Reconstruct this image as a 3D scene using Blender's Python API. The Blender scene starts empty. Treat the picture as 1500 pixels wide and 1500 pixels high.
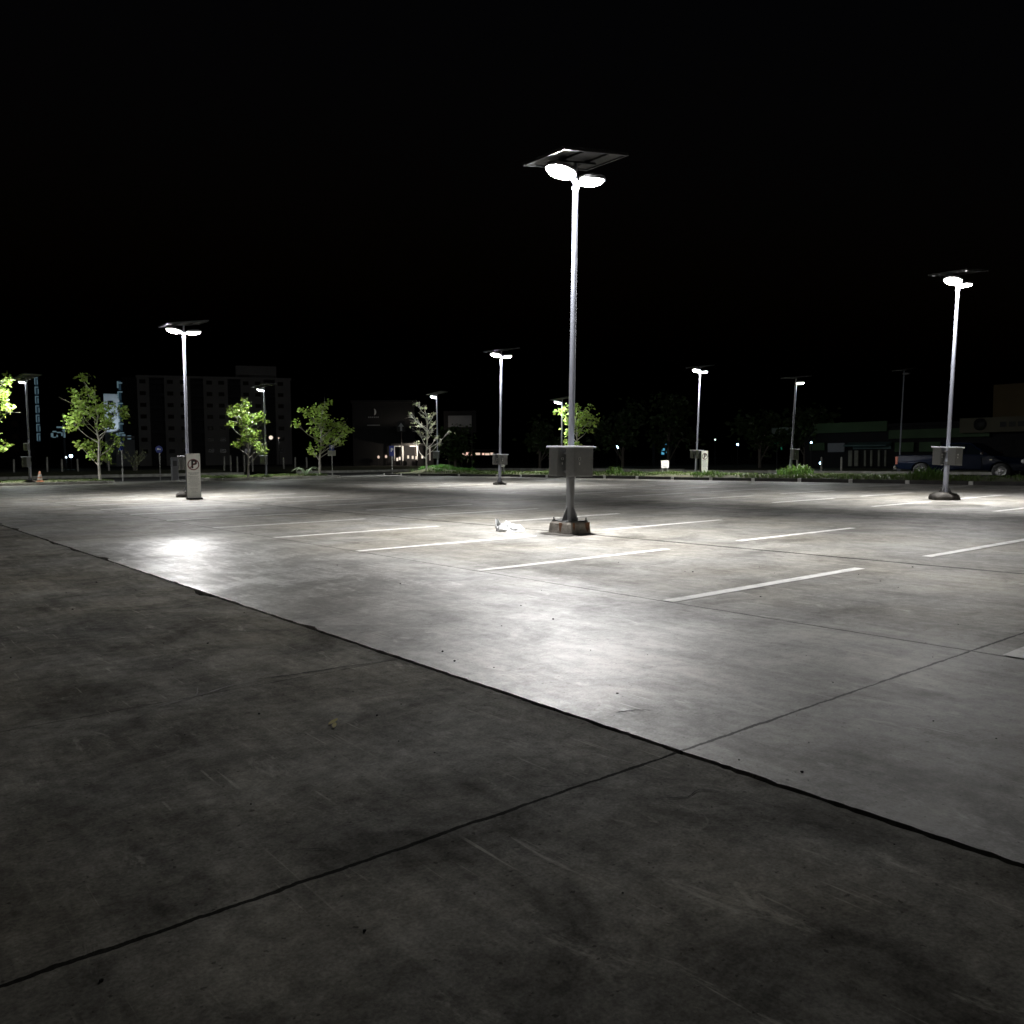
import bpy, math, random
from mathutils import Vector, Matrix, noise as mnoise

random.seed(7)
scene = bpy.context.scene
COL = scene.collection
rnd = random.uniform

# ------------------------------------------------------------------ helpers
def tag(o, label=None, cat=None, group=None, kind=None):
    if label: o["label"] = label
    if cat: o["category"] = cat
    if group: o["group"] = group
    if kind: o["kind"] = kind
    return o

def empty(name, loc, label, cat, group=None, rot=(0, 0, 0)):
    o = bpy.data.objects.new(name, None)
    COL.objects.link(o)
    o.location = loc
    o.rotation_euler = rot
    o.empty_display_size = 0.2
    return tag(o, label, cat, group)

class MB:
    """collects shapes, then links them as one mesh object"""
    def __init__(s):
        s.v, s.f, s.m, s.sm = [], [], [], []
    def add(s, vs, fs, mi=0, smooth=False, M=None):
        b = len(s.v)
        for p in vs:
            p = Vector(p)
            s.v.append(M @ p if M is not None else p)
        for f in fs:
            s.f.append([b + i for i in f]); s.m.append(mi); s.sm.append(smooth)
        return s
    def box(s, c, d, mi=0, M=None, bev=0.0):
        x, y, z = d[0] / 2, d[1] / 2, d[2] / 2
        cx, cy, cz = c
        if bev <= 0:
            vs = [(cx + i * x, cy + j * y, cz + k * z) for k in (-1, 1) for j in (-1, 1) for i in (-1, 1)]
            fs = [(0, 2, 3, 1), (4, 5, 7, 6), (0, 1, 5, 4), (2, 6, 7, 3), (0, 4, 6, 2), (1, 3, 7, 5)]
            return s.add(vs, fs, mi, False, M)
        # chamfered box: rings
        b = min(bev, x * .9, y * .9, z * .9)
        def ring(zz, ix):
            X, Y = x - ix, y - ix
            q = b
            return [(cx - X + q, cy - Y, zz), (cx + X - q, cy - Y, zz), (cx + X, cy - Y + q, zz), (cx + X, cy + Y - q, zz),
                    (cx + X - q, cy + Y, zz), (cx - X + q, cy + Y, zz), (cx - X, cy + Y - q, zz), (cx - X, cy - Y + q, zz)]
        vs = ring(cz - z, b * .5) + ring(cz - z + b, 0) + ring(cz + z - b, 0) + ring(cz + z, b * .5)
        fs = [tuple(reversed(range(8))), tuple(range(24, 32))]
        for r in range(3):
            for i in range(8):
                j = (i + 1) % 8
                fs.append((r * 8 + i, r * 8 + j, r * 8 + 8 + j, r * 8 + 8 + i))
        return s.add(vs, fs, mi, False, M)
    def tube(s, pts, rads, n=10, mi=0, cap=True, M=None, smooth=True):
        pts = [Vector(p) for p in pts]
        vs, fs = [], []
        up = Vector((0, 0, 1))
        prev = None
        for i, p in enumerate(pts):
            a = pts[max(i - 1, 0)]; b = pts[min(i + 1, len(pts) - 1)]
            t = (b - a).normalized()
            if prev is None:
                x = t.cross(up)
                if x.length < 1e-3: x = Vector((1, 0, 0))
            else:
                x = prev - t * prev.dot(t)
            x.normalize(); prev = x
            y = t.cross(x)
            for k in range(n):
                an = 2 * math.pi * k / n
                vs.append(p + (x * math.cos(an) + y * math.sin(an)) * rads[i])
        for i in range(len(pts) - 1):
            for k in range(n):
                j = (k + 1) % n
                fs.append((i * n + k, i * n + j, i * n + n + j, i * n + n + k))
        s.add(vs, fs, mi, smooth, M)
        if cap:
            s.add(vs[:n], [tuple(reversed(range(n)))], mi, False, M)
            s.add(vs[-n:], [tuple(range(n))], mi, False, M)
        return s
    def lathe(s, prof, n=20, mi=0, M=None, smooth=True):
        vs, fs = [], []
        for r, z in prof:
            for k in range(n):
                a = 2 * math.pi * k / n
                vs.append((r * math.cos(a), r * math.sin(a), z))
        for i in range(len(prof) - 1):
            for k in range(n):
                j = (k + 1) % n
                fs.append((i * n + k, i * n + j, i * n + n + j, i * n + n + k))
        return s.add(vs, fs, mi, smooth, M)
    def prism(s, poly, y0, y1, mi=0, M=None):
        """poly in x,z extruded along y"""
        n = len(poly)
        vs = [(x, y0, z) for x, z in poly] + [(x, y1, z) for x, z in poly]
        fs = [tuple(range(n)), tuple(reversed(range(n, 2 * n)))]
        for i in range(n):
            j = (i + 1) % n
            fs.append((i, i + n, j + n, j))
        return s.add(vs, fs, mi, False, M)
    def build(s, name, mats, parent=None, loc=None, kind=None, recalc=True):
        me = bpy.data.meshes.new(name)
        me.from_pydata([tuple(v) for v in s.v], [], s.f)
        for m in (mats if isinstance(mats, (list, tuple)) else [mats]): me.materials.append(m)
        me.polygons.foreach_set("material_index", s.m)
        me.polygons.foreach_set("use_smooth", s.sm)
        me.update()
        if recalc:
            import bmesh
            bm = bmesh.new(); bm.from_mesh(me)
            bmesh.ops.recalc_face_normals(bm, faces=bm.faces)
            bm.to_mesh(me); bm.free()
        o = bpy.data.objects.new(name, me)
        COL.objects.link(o)
        if parent: o.parent = parent
        if loc: o.location = loc
        if kind: o["kind"] = kind
        return o

def T(x, y, z): return Matrix.Translation((x, y, z))
def RZ(a): return Matrix.Rotation(a, 4, 'Z')
def RX(a): return Matrix.Rotation(a, 4, 'X')
def RY(a): return Matrix.Rotation(a, 4, 'Y')

# ------------------------------------------------------------------ materials
def nodes(name):
    m = bpy.data.materials.new(name); m.use_nodes = True
    nt = m.node_tree
    return m, nt, nt.nodes["Principled BSDF"]

def mk(name, col, rough=.6, var=.15, scale=6., metal=0., spec=.5, bump=0., emit=None, estr=0., bscale=None):
    m, nt, b = nodes(name)
    tc = nt.nodes.new("ShaderNodeTexCoord")
    nz = nt.nodes.new("ShaderNodeTexNoise"); nz.inputs["Scale"].default_value = scale; nz.inputs["Detail"].default_value = 5
    nt.links.new(tc.outputs["Object"], nz.inputs["Vector"])
    mp = nt.nodes.new("ShaderNodeMapRange")
    mp.inputs[1].default_value = .3; mp.inputs[2].default_value = .7
    mp.inputs[3].default_value = 1 - var; mp.inputs[4].default_value = 1 + var
    nt.links.new(nz.outputs[0], mp.inputs[0])
    mx = nt.nodes.new("ShaderNodeVectorMath"); mx.operation = 'SCALE'
    mx.inputs[0].default_value = col[:3]
    nt.links.new(mp.outputs[0], mx.inputs["Scale"])
    nt.links.new(mx.outputs[0], b.inputs["Base Color"])
    b.inputs["Roughness"].default_value = rough
    b.inputs["Metallic"].default_value = metal
    b.inputs["Specular IOR Level"].default_value = spec
    if bump:
        n2 = nt.nodes.new("ShaderNodeTexNoise"); n2.inputs["Scale"].default_value = bscale or scale * 6; n2.inputs["Detail"].default_value = 6
        nt.links.new(tc.outputs["Object"], n2.inputs["Vector"])
        bp = nt.nodes.new("ShaderNodeBump"); bp.inputs["Strength"].default_value = bump; bp.inputs["Distance"].default_value = .02
        nt.links.new(n2.outputs[0], bp.inputs["Height"]); nt.links.new(bp.outputs[0], b.inputs["Normal"])
    if emit:
        b.inputs["Emission Color"].default_value = (*emit, 1); b.inputs["Emission Strength"].default_value = estr
    return m

def glow(name, col, st):
    m = bpy.data.materials.new(name); m.use_nodes = True
    nt = m.node_tree; nt.nodes.remove(nt.nodes["Principled BSDF"])
    e = nt.nodes.new("ShaderNodeEmission"); e.inputs[0].default_value = (*col, 1); e.inputs[1].default_value = st
    nt.links.new(e.outputs[0], nt.nodes["Material Output"].inputs[0])
    return m

def concrete(name, base, rough, joints_u, joints_v, joint_w, streak=.35, spec=.5, bump=.25, contrast=1., stain=.5, rvar=.14, lane=None, off=(0, 0, 0)):
    m, nt, b = nodes(name)
    N, L = nt.nodes, nt.links
    tc = N.new("ShaderNodeTexCoord"); P0 = tc.outputs["Object"]
    of = N.new("ShaderNodeVectorMath"); of.operation = 'ADD'; of.inputs[1].default_value = off
    L.new(P0, of.inputs[0]); P = of.outputs[0]
    def noise(scale, det=6, rgh=.6, vec=None, dist=0.):
        n = N.new("ShaderNodeTexNoise"); n.inputs["Scale"].default_value = scale; n.inputs["Detail"].default_value = det
        n.inputs["Roughness"].default_value = rgh; n.inputs["Distortion"].default_value = dist
        L.new(vec or P, n.inputs["Vector"]); return n.outputs[0]
    def mapping(sc, rz=0.):
        k = N.new("ShaderNodeMapping"); k.inputs["Scale"].default_value = sc; k.inputs["Rotation"].default_value = (0, 0, rz)
        L.new(P, k.inputs["Vector"]); return k.outputs[0]
    def mr(x, a, c, lo, hi):
        k = N.new("ShaderNodeMapRange"); k.inputs[1].default_value = a; k.inputs[2].default_value = c
        k.inputs[3].default_value = lo; k.inputs[4].default_value = hi; L.new(x, k.inputs[0]); return k.outputs[0]
    def mth(op, x, y=None, z=None):
        k = N.new("ShaderNodeMath"); k.operation = op
        for i, q in enumerate((x, y, z)):
            if q is None: continue
            if isinstance(q, (int, float)): k.inputs[i].default_value = q
            else: L.new(q, k.inputs[i])
        return k.outputs[0]
    c = contrast
    big = mr(noise(.33, 5, .6, None, .6), .36, .64, 1 - .22 * c, 1 + .22 * c)
    med = mr(noise(1.7, 9, .68, None, .7), .36, .64, 1 - .34 * c, 1 + .32 * c)
    brush = mr(noise(7., 4, .6, mapping((1.5, .14, 1), .12)), .36, .64, 1 - streak * .30, 1 + streak * .30)
    fine = mth('MULTIPLY', mr(noise(90., 3, .6), .35, .65, 1 - .16 * c, 1 + .16 * c), mr(noise(15., 8, .74, None, .3), .36, .64, 1 - .22 * c, 1 + .22 * c))
    # worn pale scuffs, dried puddle marks, scratches and dark stains with a shape of their own
    scuff = mr(noise(3.1, 9, .76, mapping((1.7, .6, 1), .5), .7), .585, .72, 0, 1)
    scr = mth('MULTIPLY', mr(noise(9., 3, .5, mapping((5.5, .16, 1), .22), .3), .64, .70, 0, 1), mr(noise(2.4, 4), .5, .6, 0, 1))
    dry = mr(noise(.9, 8, .7, mapping((1.2, .6, 1), .3), .5), .54, .68, 0, 1)
    dark = mr(noise(.55, 7, .6, mapping((.8, 1, 1), .9), .6), .54, .70, 0, 1)
    spk = mr(noise(38., 2, .5), .68, .72, 0, 1)
    v = mth('MULTIPLY', mth('MULTIPLY', big, med), mth('MULTIPLY', brush, fine))
    v = mth('MULTIPLY', v, mth('SUBTRACT', 1., mth('MULTIPLY', dark, stain)))
    v = mth('ADD', v, mth('MULTIPLY', scuff, 1.15 * c))
    v = mth('ADD', v, mth('MULTIPLY', scr, .9))
    v = mth('ADD', v, mth('MULTIPLY', dry, .3 * c))
    v = mth('MULTIPLY', v, mth('SUBTRACT', 1., mth('MULTIPLY', spk, .5)))
    # expansion joints filled with dirt
    sep = N.new("ShaderNodeSeparateXYZ"); L.new(P0, sep.inputs[0])
    wob = mth('MULTIPLY', mth('SUBTRACT', noise(6., 4, .7), .5), .035)
    wv = mr(noise(2.1, 4, .7), .3, .7, .35, 1.25)
    jm = None
    for axis, lst in ((0, joints_u), (1, joints_v)):
        for (pos, w, dep) in lst:
            d = mth('ABSOLUTE', mth('ADD', mth('SUBTRACT', sep.outputs[axis], pos), wob))
            k = mth('MULTIPLY', mth('LESS_THAN', d, mth('MULTIPLY', wv, w * joint_w)), dep)
            jm = k if jm is None else mth('MAXIMUM', jm, k)
    if lane:            # darker tone along the second drive lane between the bay rows
        wu = mth('ADD', sep.outputs[0], mth('MULTIPLY', mth('SUBTRACT', noise(.9, 5, .65), .5), 1.6))
        dl = mth('MULTIPLY', mr(wu, 13.2, 15.2, 0., 1.), mr(wu, 16.2, 18.2, 1., 0.))
        v = mth('MULTIPLY', v, mth('SUBTRACT', 1., mth('MULTIPLY', dl, .6)))
    if jm is not None:
        v = mth('MULTIPLY', v, mth('SUBTRACT', 1., jm))
    v = mth('MAXIMUM', v, .04)
    tint = N.new("ShaderNodeMix"); tint.data_type = 'RGBA'
    tint.inputs["A"].default_value = (*base, 1)
    tint.inputs["B"].default_value = (base[0] * 1.04, base[1] * .985, base[2] * .88, 1)
    L.new(mr(noise(.6, 4), .35, .65, 0, 1), tint.inputs["Factor"])
    sc = N.new("ShaderNodeVectorMath"); sc.operation = 'SCALE'
    L.new(tint.outputs["Result"], sc.inputs[0]); L.new(v, sc.inputs["Scale"])
    L.new(sc.outputs[0], b.inputs["Base Color"])
    r = mth('ADD', mr(noise(7., 9, .75, None, .3), .3, .7, rough - rvar, rough + rvar), mth('MULTIPLY', scuff, .0))
    if lane:            # the drive lane is polished smooth by tyres, the bays are not
        r = mth('ADD', r, mth('MULTIPLY', mth('MULTIPLY', mr(sep.outputs[0], lane[0], lane[1], 1., 0.), mth('MULTIPLY', mr(sep.outputs[1], 1.6, 3.0, .2, 1.), mr(sep.outputs[1], 12.4, 13.8, 1., 0.))), mr(sep.outputs[1], 4.8, 7.0, lane[2], lane[2] * 1.75)))
        sp = mth('ADD', spec, mth('MULTIPLY', mth('MULTIPLY', mr(sep.outputs[0], lane[0], lane[1], 1., 0.), mth('MULTIPLY', mr(sep.outputs[1], 1.6, 3.0, .2, 1.), mr(sep.outputs[1], 12.4, 13.8, 1., 0.))), mr(sep.outputs[1], 4.8, 7.2, 2.2, 6.0)))
    else:
        sp = mth('ADD', spec, 0.)
    # dirt dulls the gloss wherever it darkens the slab
    sp = mth('MULTIPLY', sp, mr(v, .35, 1.3, .15, 1.5))
    L.new(sp, b.inputs["Specular IOR Level"])
    L.new(r, b.inputs["Roughness"])
    hgt = mth('ADD', mth('MULTIPLY', noise(9., 8, .7), .45), mth('MULTIPLY', noise(110., 2, .5), .07))
    if jm is not None: hgt = mth('SUBTRACT', hgt, mth('MULTIPLY', jm, .5))
    bp = N.new("ShaderNodeBump"); bp.inputs["Strength"].default_value = bump; bp.inputs["Distance"].default_value = .012
    L.new(hgt, bp.inputs["Height"]); L.new(bp.outputs[0], b.inputs["Normal"])
    return m

def line_paint():
    m, nt, b = nodes("worn_white_line_paint")
    N, L = nt.nodes, nt.links
    tc = N.new("ShaderNodeTexCoord")
    n = N.new("ShaderNodeTexNoise"); n.inputs["Scale"].default_value = 5; n.inputs["Detail"].default_value = 9; n.inputs["Roughness"].default_value = .75
    L.new(tc.outputs["Object"], n.inputs["Vector"])
    cr = N.new("ShaderNodeValToRGB")
    cr.color_ramp.elements[0].position = .38; cr.color_ramp.elements[0].color = (.52, .515, .50, 1)
    cr.color_ramp.elements[1].position = .52; cr.color_ramp.elements[1].color = (.8, .795, .77, 1)
    L.new(n.outputs[0], cr.inputs[0]); L.new(cr.outputs[0], b.inputs["Base Color"])
    b.inputs["Roughness"].default_value = .6
    return m

def leaf_mat(name, col, trans=.45):
    m, nt, b = nodes(name)
    N, L = nt.nodes, nt.links
    oi = N.new("ShaderNodeNewGeometry")
    hs = N.new("ShaderNodeHueSaturation"); hs.inputs["Color"].default_value = (*col, 1)
    mr = N.new("ShaderNodeMapRange"); mr.inputs[3].default_value = .65; mr.inputs[4].default_value = 1.35
    L.new(oi.outputs["Random Per Island"], mr.inputs[0]); L.new(mr.outputs[0], hs.inputs["Value"])
    mr2 = N.new("ShaderNodeMapRange"); mr2.inputs[3].default_value = .485; mr2.inputs[4].default_value = .515
    L.new(oi.outputs["Random Per Island"], mr2.inputs[0]); L.new(mr2.outputs[0], hs.inputs["Hue"])
    L.new(hs.outputs[0], b.inputs["Base Color"])
    b.inputs["Roughness"].default_value = .45
    tr = N.new("ShaderNodeBsdfTranslucent"); L.new(hs.outputs[0], tr.inputs[0])
    mx = N.new("ShaderNodeMixShader"); mx.inputs[0].default_value = trans
    L.new(b.outputs[0], mx.inputs[1]); L.new(tr.outputs[0], mx.inputs[2])
    L.new(mx.outputs[0], N["Material Output"].inputs[0])
    return m

OFF = (31.1, 17.9, 0)
FAR_U = [(5.12, .014, .85), (8.78, .042, .9), (15.2, .012, .6), (21.95, .02, .7), (28.5, .012, .6)]
FAR_V = [(2.10, .010, .9), (13.35, .014, .75), (24.6, .013, .7), (35.8, .013, .7), (-9.2, .013, .8)]
M = {}
M['lot'] = concrete("lot_concrete", (.20, .196, .184), .60, FAR_U, FAR_V, 1.0, streak=.42, spec=.5, bump=.4, contrast=.9, stain=.42, rvar=.06, lane=(4.2, 5.6, -.12), off=OFF)
M['apron'] = concrete("apron_concrete", (.165, .161, .143), .78, [], [(2.10, .010, .9), (4.13, .006, .5), (13.35, .01, .6)], 1.0, streak=.5, spec=.15, bump=.5, contrast=1.25, stain=.42, rvar=.08)
M['asphalt'] = mk("dark_asphalt", (.03, .03, .03), .85, .25, 1.5, bump=.3, bscale=60)
M['ground'] = mk("night_ground", (.02, .022, .018), .95, .3, .3)
M['dirtgap'] = mk("joint_dirt", (.018, .017, .015), .95, .4, 8)
M['ramp'] = mk("driveway_concrete", (.24, .235, .22), .7, .2, 1.2, bump=.2)
M['paint'] = line_paint()
M['kerb'] = mk("kerb_concrete", (.34, .33, .30), .75, .35, 2.5, bump=.4)
M['kerbw'] = mk("kerb_white_paint", (.7, .69, .66), .65, .25, 6)
M['kerbd'] = mk("kerb_dark_face", (.045, .043, .04), .8, .35, 3)
M['turf'] = mk("dry_turf_soil", (.07, .075, .035), .95, .45, 3, bump=.6)
M['grass'] = leaf_mat("grass_blades", (.085, .13, .03), .35)
M['grassb'] = leaf_mat("fresh_grass_blades", (.075, .19, .03), .4)
M['weed'] = leaf_mat("weed_leaves", (.085, .16, .03), .4)
M['leaf'] = leaf_mat("yellow_green_leaves", (.31, .43, .085), .33)
M['leafd'] = leaf_mat("dark_green_leaves", (.05, .085, .025), .3)
M['palegreen'] = leaf_mat("pale_shrub_leaves", (.5, .53, .32), .35)
M['agave'] = leaf_mat("strap_leaves", (.36, .46, .30), .25)
M['bark'] = mk("pale_bark", (.34, .32, .28), .8, .35, 12, bump=.5)
M['palebark'] = mk("whitish_bark", (.62, .6, .54), .8, .25, 12, bump=.4)
M['barkd'] = mk("brown_bark", (.14, .12, .1), .85, .35, 12, bump=.5)
M['polep'] = mk("galvanised_pole_paint", (.23, .242, .285), .42, .08, 10, spec=.5)
M['poledark'] = mk("grey_sleeve_paint", (.12, .122, .125), .5, .12, 10)
M['cab'] = mk("grey_cabinet_enamel", (.115, .118, .116), .5, .07, 30, bump=.05)
M['cablid'] = mk("lit_lid_enamel", (.5, .51, .54), .42, .08, 20)  # paler than the cabinet: light on the lid's lip put into the colour
M['steel'] = mk("bright_steel", (.85, .85, .83), .35, .05, 20, metal=.1)
M['head'] = mk("lamp_housing", (.3, .3, .31), .45, .08, 20)
M['pv'] = mk("panel_backsheet", (.055, .055, .053), .6, .2, 5)
M['pvf'] = mk("panel_frame_aluminium", (.035, .035, .036), .5, .08, 20, metal=0.)
M['pvc'] = mk("solar_cells", (.01, .013, .03), .15, .1, 4)
M['foot'] = mk("stained_footing_concrete", (.17, .155, .135), .85, .45, 9, bump=.6)
M['rust'] = mk("rust_stain", (.11, .045, .018), .9, .5, 14, bump=.4)
M['footd'] = mk("dark_footing", (.05, .046, .04), .85, .45, 7, bump=.7)
M['white'] = mk("white_sign_face", (.84, .84, .78), .5, .05, 4)
M['black'] = mk("black_ink", (.012, .012, .012), .6, .1, 8)
M['ink'] = mk("faded_grey_ink", (.2, .2, .19), .6, .2, 20)
M['red'] = mk("sign_red", (.16, .03, .025), .55, .12, 10)
M['darkbox'] = mk("dark_sign_frame", (.02, .02, .02), .6, .2, 6)
M['greyplas'] = mk("grey_pillar_paint", (.16, .16, .17), .6, .12, 6)
M['blue'] = mk("blue_sign_sheet", (.03, .045, .24), .45, .08, 6)
M['bluew'] = mk("sign_white_mark", (.8, .8, .82), .5, .05, 6)
M['thinpost'] = mk("thin_sign_post", (.3, .3, .29), .6, .15, 10)
M['post'] = mk("pale_fence_post", (.42, .41, .37), .8, .3, 9)
M['cone'] = mk("cone_orange", (.72, .36, .22), .55, .1, 10)
M['conew'] = mk("cone_white_band", (.8, .76, .7), .5, .08, 10)
M['pebble'] = mk("dark_pebble_stone", (.03, .028, .025), .9, .4, 20, bump=.5)
M['yleaf'] = mk("dry_yellow_leaf", (.4, .34, .08), .7, .2, 30)
M['truck'] = mk("navy_car_paint", (.002, .006, .02), .25, .05, 3, spec=.22)
M['glass'] = mk("tinted_glass", (.006, .009, .012), .06, .05, 3, spec=.7)
M['tyre'] = mk("tyre_rubber", (.015, .015, .015), .8, .2, 20)
M['rim'] = mk("alloy_rim", (.55, .55, .56), .25, .1, 20, metal=.9)
M['trim'] = mk("black_trim", (.012, .012, .013), .5, .1, 12)
M['chrome'] = mk("chrome", (.85, .85, .85), .12, .03, 10, metal=1.)
M['hlamp'] = mk("headlight_lens", (.85, .86, .88), .2, .05, 10, spec=.8)
M['tlamp'] = mk("taillight_lens", (.4, .14, .1), .25, .2, 10)
M['amber'] = mk("amber_lens", (.7, .65, .55), .3, .1, 10)
M['plaster'] = mk("apartment_plaster", (.62, .6, .57), .85, .1, .25)
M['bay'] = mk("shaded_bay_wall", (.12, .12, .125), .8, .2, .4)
M['win'] = mk("dark_window_glass", (.015, .016, .02), .15, .2, 1)
M['darkwall'] = mk("dark_building_wall", (.014, .014, .016), .85, .2, .5)
M['brownwall'] = mk("brown_render_wall", (.12, .085, .04), .85, .15, .4)
M['creamsign'] = mk("dull_cream_fascia", (.13, .12, .085), .8, .15, .6)
M['green'] = mk("green_fascia", (.06, .115, .05), .65, .18, .5)
M['palegf'] = mk("pale_green_fascia", (.3, .4, .36), .65, .15, .7)
M['tealroof'] = mk("teal_sheet_roof", (.12, .2, .2), .6, .2, 1)
M['boards'] = mk("stall_boards", (.3, .3, .25), .8, .3, 2)
M['signgrey'] = mk("grey_board_face", (.3, .31, .33), .7, .15, 1)
M['whitewall'] = mk("whitewashed_wall", (.72, .74, .76), .8, .08, .4)

# lamps and lit things
LED = 950.
M['led'] = glow("led_lens", (1., .985, .97), LED)
M['ledin'] = glow("led_lens_inner", (1., .985, .97), LED * .32)
M['ledfar'] = glow("led_lens_dim", (.95, 1., .97), LED * 1.0)
M['ledoff'] = mk("unlit_lens", (.2, .2, .2), .3, .1, 10)
M['bluelit'] = glow("lit_blue_glass", (.24, .38, .45), .30)
M['bluelit2'] = glow("lit_blue_glass_faint", (.05, .10, .14), .2)
M['cyanlit'] = glow("cyan_lit_window", (.12, .5, .75), .75)
M['bluedot'] = glow("blue_street_light", (.45, .75, 1.), 14.)
M['whitedot'] = glow("white_street_light", (.8, .95, 1.), 3.)
M['warmlit'] = glow("warm_lit_interior", (1., .86, .70), 1.0)
M['warmdim'] = glow("warm_dim_interior", (1., .74, .58), .8)
M['pinklit'] = glow("pink_lit_sign", (1., .62, .5), 1.15)
M['greenlit'] = glow("green_neon", (.03, .3, .16), .22)

# ------------------------------------------------------------------ ground
def sheet(name, u0, v0, u1, v1, z, mat, thick=.05, n=None):
    mb = MB(); mb.box(((u0 + u1) / 2, (v0 + v1) / 2, z - thick / 2), (u1 - u0, v1 - v0, thick))
    return mb.build(name, mat, kind='structure')

sheet("ground", -700, -700, 900, 900, -.10, M['ground'], .05)
sheet("joint_bed", -42, -42, 33, 49, -.055, M['dirtgap'], .03)

def slab(name, u_edge, u_out, sgn, mat, v0=-40., v1=48.2):
    """concrete slab whose edge along the open joint is chipped and worn"""
    vs = []; fs = []
    v = v0; rows = []
    while v < v1:
        step = .03 if -2 < v < 20 else .25
        e = .017 + .012 * mnoise.noise((v * 7, sgn * 3, 0)) + .012 * mnoise.noise((v * 29, sgn, 4))
        sp = mnoise.noise((v * 1.7, sgn * 9, 2.2))
        if sp > .22: e += (sp - .22) * .15 * (1 + mnoise.noise((v * 23, 1, 1)))
        wob = .004 * mnoise.noise((v * .8, 5, 5))
        rows.append((v, u_edge + wob + sgn * max(e, .002)))
        v += step
    rows.append((v1, u_edge + sgn * .01))
    for (vv, ue) in rows:
        vs += [(ue, vv, 0), (ue, vv, -.05), (u_out, vv, 0), (u_out, vv, -.05)]
    for i in range(len(rows) - 1):
        a = i * 4; b = a + 4
        fs += [(a, b, b + 2, a + 2), (a + 1, a, b, b + 1)[::-1], (a + 2, b + 2, b + 3, a + 3)]
    mb = MB(); mb.add(vs, fs)
    return mb.build(name, mat, kind='structure')

J1 = 2.53
slab("car_park_pavement", J1, 32.3, 1, M['lot'])
slab("driveway_pavement", J1, -42, -1, M['apron'])

# painted bay lines: rows of 2.5 m bays either side of the lamp rows
def bay_line(u0, u1, v, w=.115):
    mb = MB()
    n = 14; vs = []; fs = []
    for i in range(n + 1):
        u = u0 + (u1 - u0) * i / n
        a = .006 * mnoise.noise((u * 4, v, 1)); b = .006 * mnoise.noise((u * 4, v, 7))
        vs += [(u, v - w / 2 + a, .0045), (u, v + w / 2 + b, .0045)]
    for i in range(n): fs.append((2 * i, 2 * i + 2, 2 * i + 3, 2 * i + 1))
    mb.add(vs, fs)
    o = mb.build("parking_line", M['paint'], kind='structure', recalc=False)
    o["group"] = "painted parking bay lines"
for i in range(-1, 15):
    v = 1.88 + 2.5 * i
    bay_line(5.13, 8.05, v)
    v = 4.38 + 2.5 * (i - 1)
    bay_line(9.48, 12.42, v)
for i in range(-4, 12):
    v = 9.45 + 2.5 * i
    bay_line(17.8, 20.55, v - .02)
    bay_line(22.0, 25.0, v + .05)
for i in range(-2, 12):
    bay_line(29.2, 31.6, 10.6 + 2.5 * i)

# hairline cracks in the driveway slab, some chalky pale and some dark
def crack(pts, w, mat):
    mb = MB(); vs = []; fs = []
    P = [Vector((x, y, 0)) for x, y in pts]; fine = []
    for a_, b_ in zip(P[:-1], P[1:]):
        n = max(2, int((b_ - a_).length / .02))
        for i in range(n): fine.append(a_.lerp(b_, i / n))
    fine.append(P[-1])
    for i, p in enumerate(fine):
        t = (fine[min(i + 1, len(fine) - 1)] - fine[max(i - 1, 0)]).normalized(); s_ = Vector((-t.y, t.x, 0))
        o_ = s_ * (.012 * mnoise.noise(p * 9) + .006 * mnoise.noise(p * 34))
        ww = w * (.35 + 1.1 * abs(mnoise.noise(p * 14 + Vector((3, 1, 0))))) * min(1, 6 * i / len(fine), 6 * (len(fine) - 1 - i) / len(fine) + .05)
        vs += [p + o_ - s_ * ww + Vector((0, 0, .003)), p + o_ + s_ * ww + Vector((0, 0, .003))]
    for i in range(len(fine) - 1): fs.append((2 * i, 2 * i + 2, 2 * i + 3, 2 * i + 1))
    mb.add(vs, fs); return mb.build("pavement_crack", mat, kind='structure', recalc=False)
crack([(1.75, 4.22), (1.55, 4.20), (1.38, 4.13), (1.12, 4.05)], .008, M['ramp'])
crack([(1.42, 4.28), (1.36, 4.12)], .006, M['ramp'])
crack([(2.5, 4.12), (2.2, 4.17), (1.9, 4.2), (1.7, 4.24)], .010, M['dirtgap'])
crack([(2.35, 1.72), (2.28, 1.80), (2.2, 1.79), (2.1, 1.86)], .0035, M['dirtgap'])
crack([(2.05, 2.02), (2.0, 2.11), (1.9, 2.16), (1.86, 2.24)], .003, M['dirtgap'])
crack([(2.86, 2.52), (2.80, 2.58), (2.70, 2.60)], .008, M['dirtgap'])
crack([(1.0, 2.3), (1.12, 2.22), (1.15, 2.13)], .003, M['dirtgap'])
# roads beyond the lot, and the driveway ramp
sheet("road", -90, 52.6, 80, 66.6, -.012, M['asphalt'])
sheet("side_road", 37.9, -80, 48.3, 52.5, -.012, M['asphalt'])
sheet("entrance_ramp", 25.72, 48.3, 30.9, 52.5, .02, M['ramp'])
sheet("exit_ramp", 12.2, 48.3, 17.3, 52.5, -.006, M['ramp'])

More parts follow.
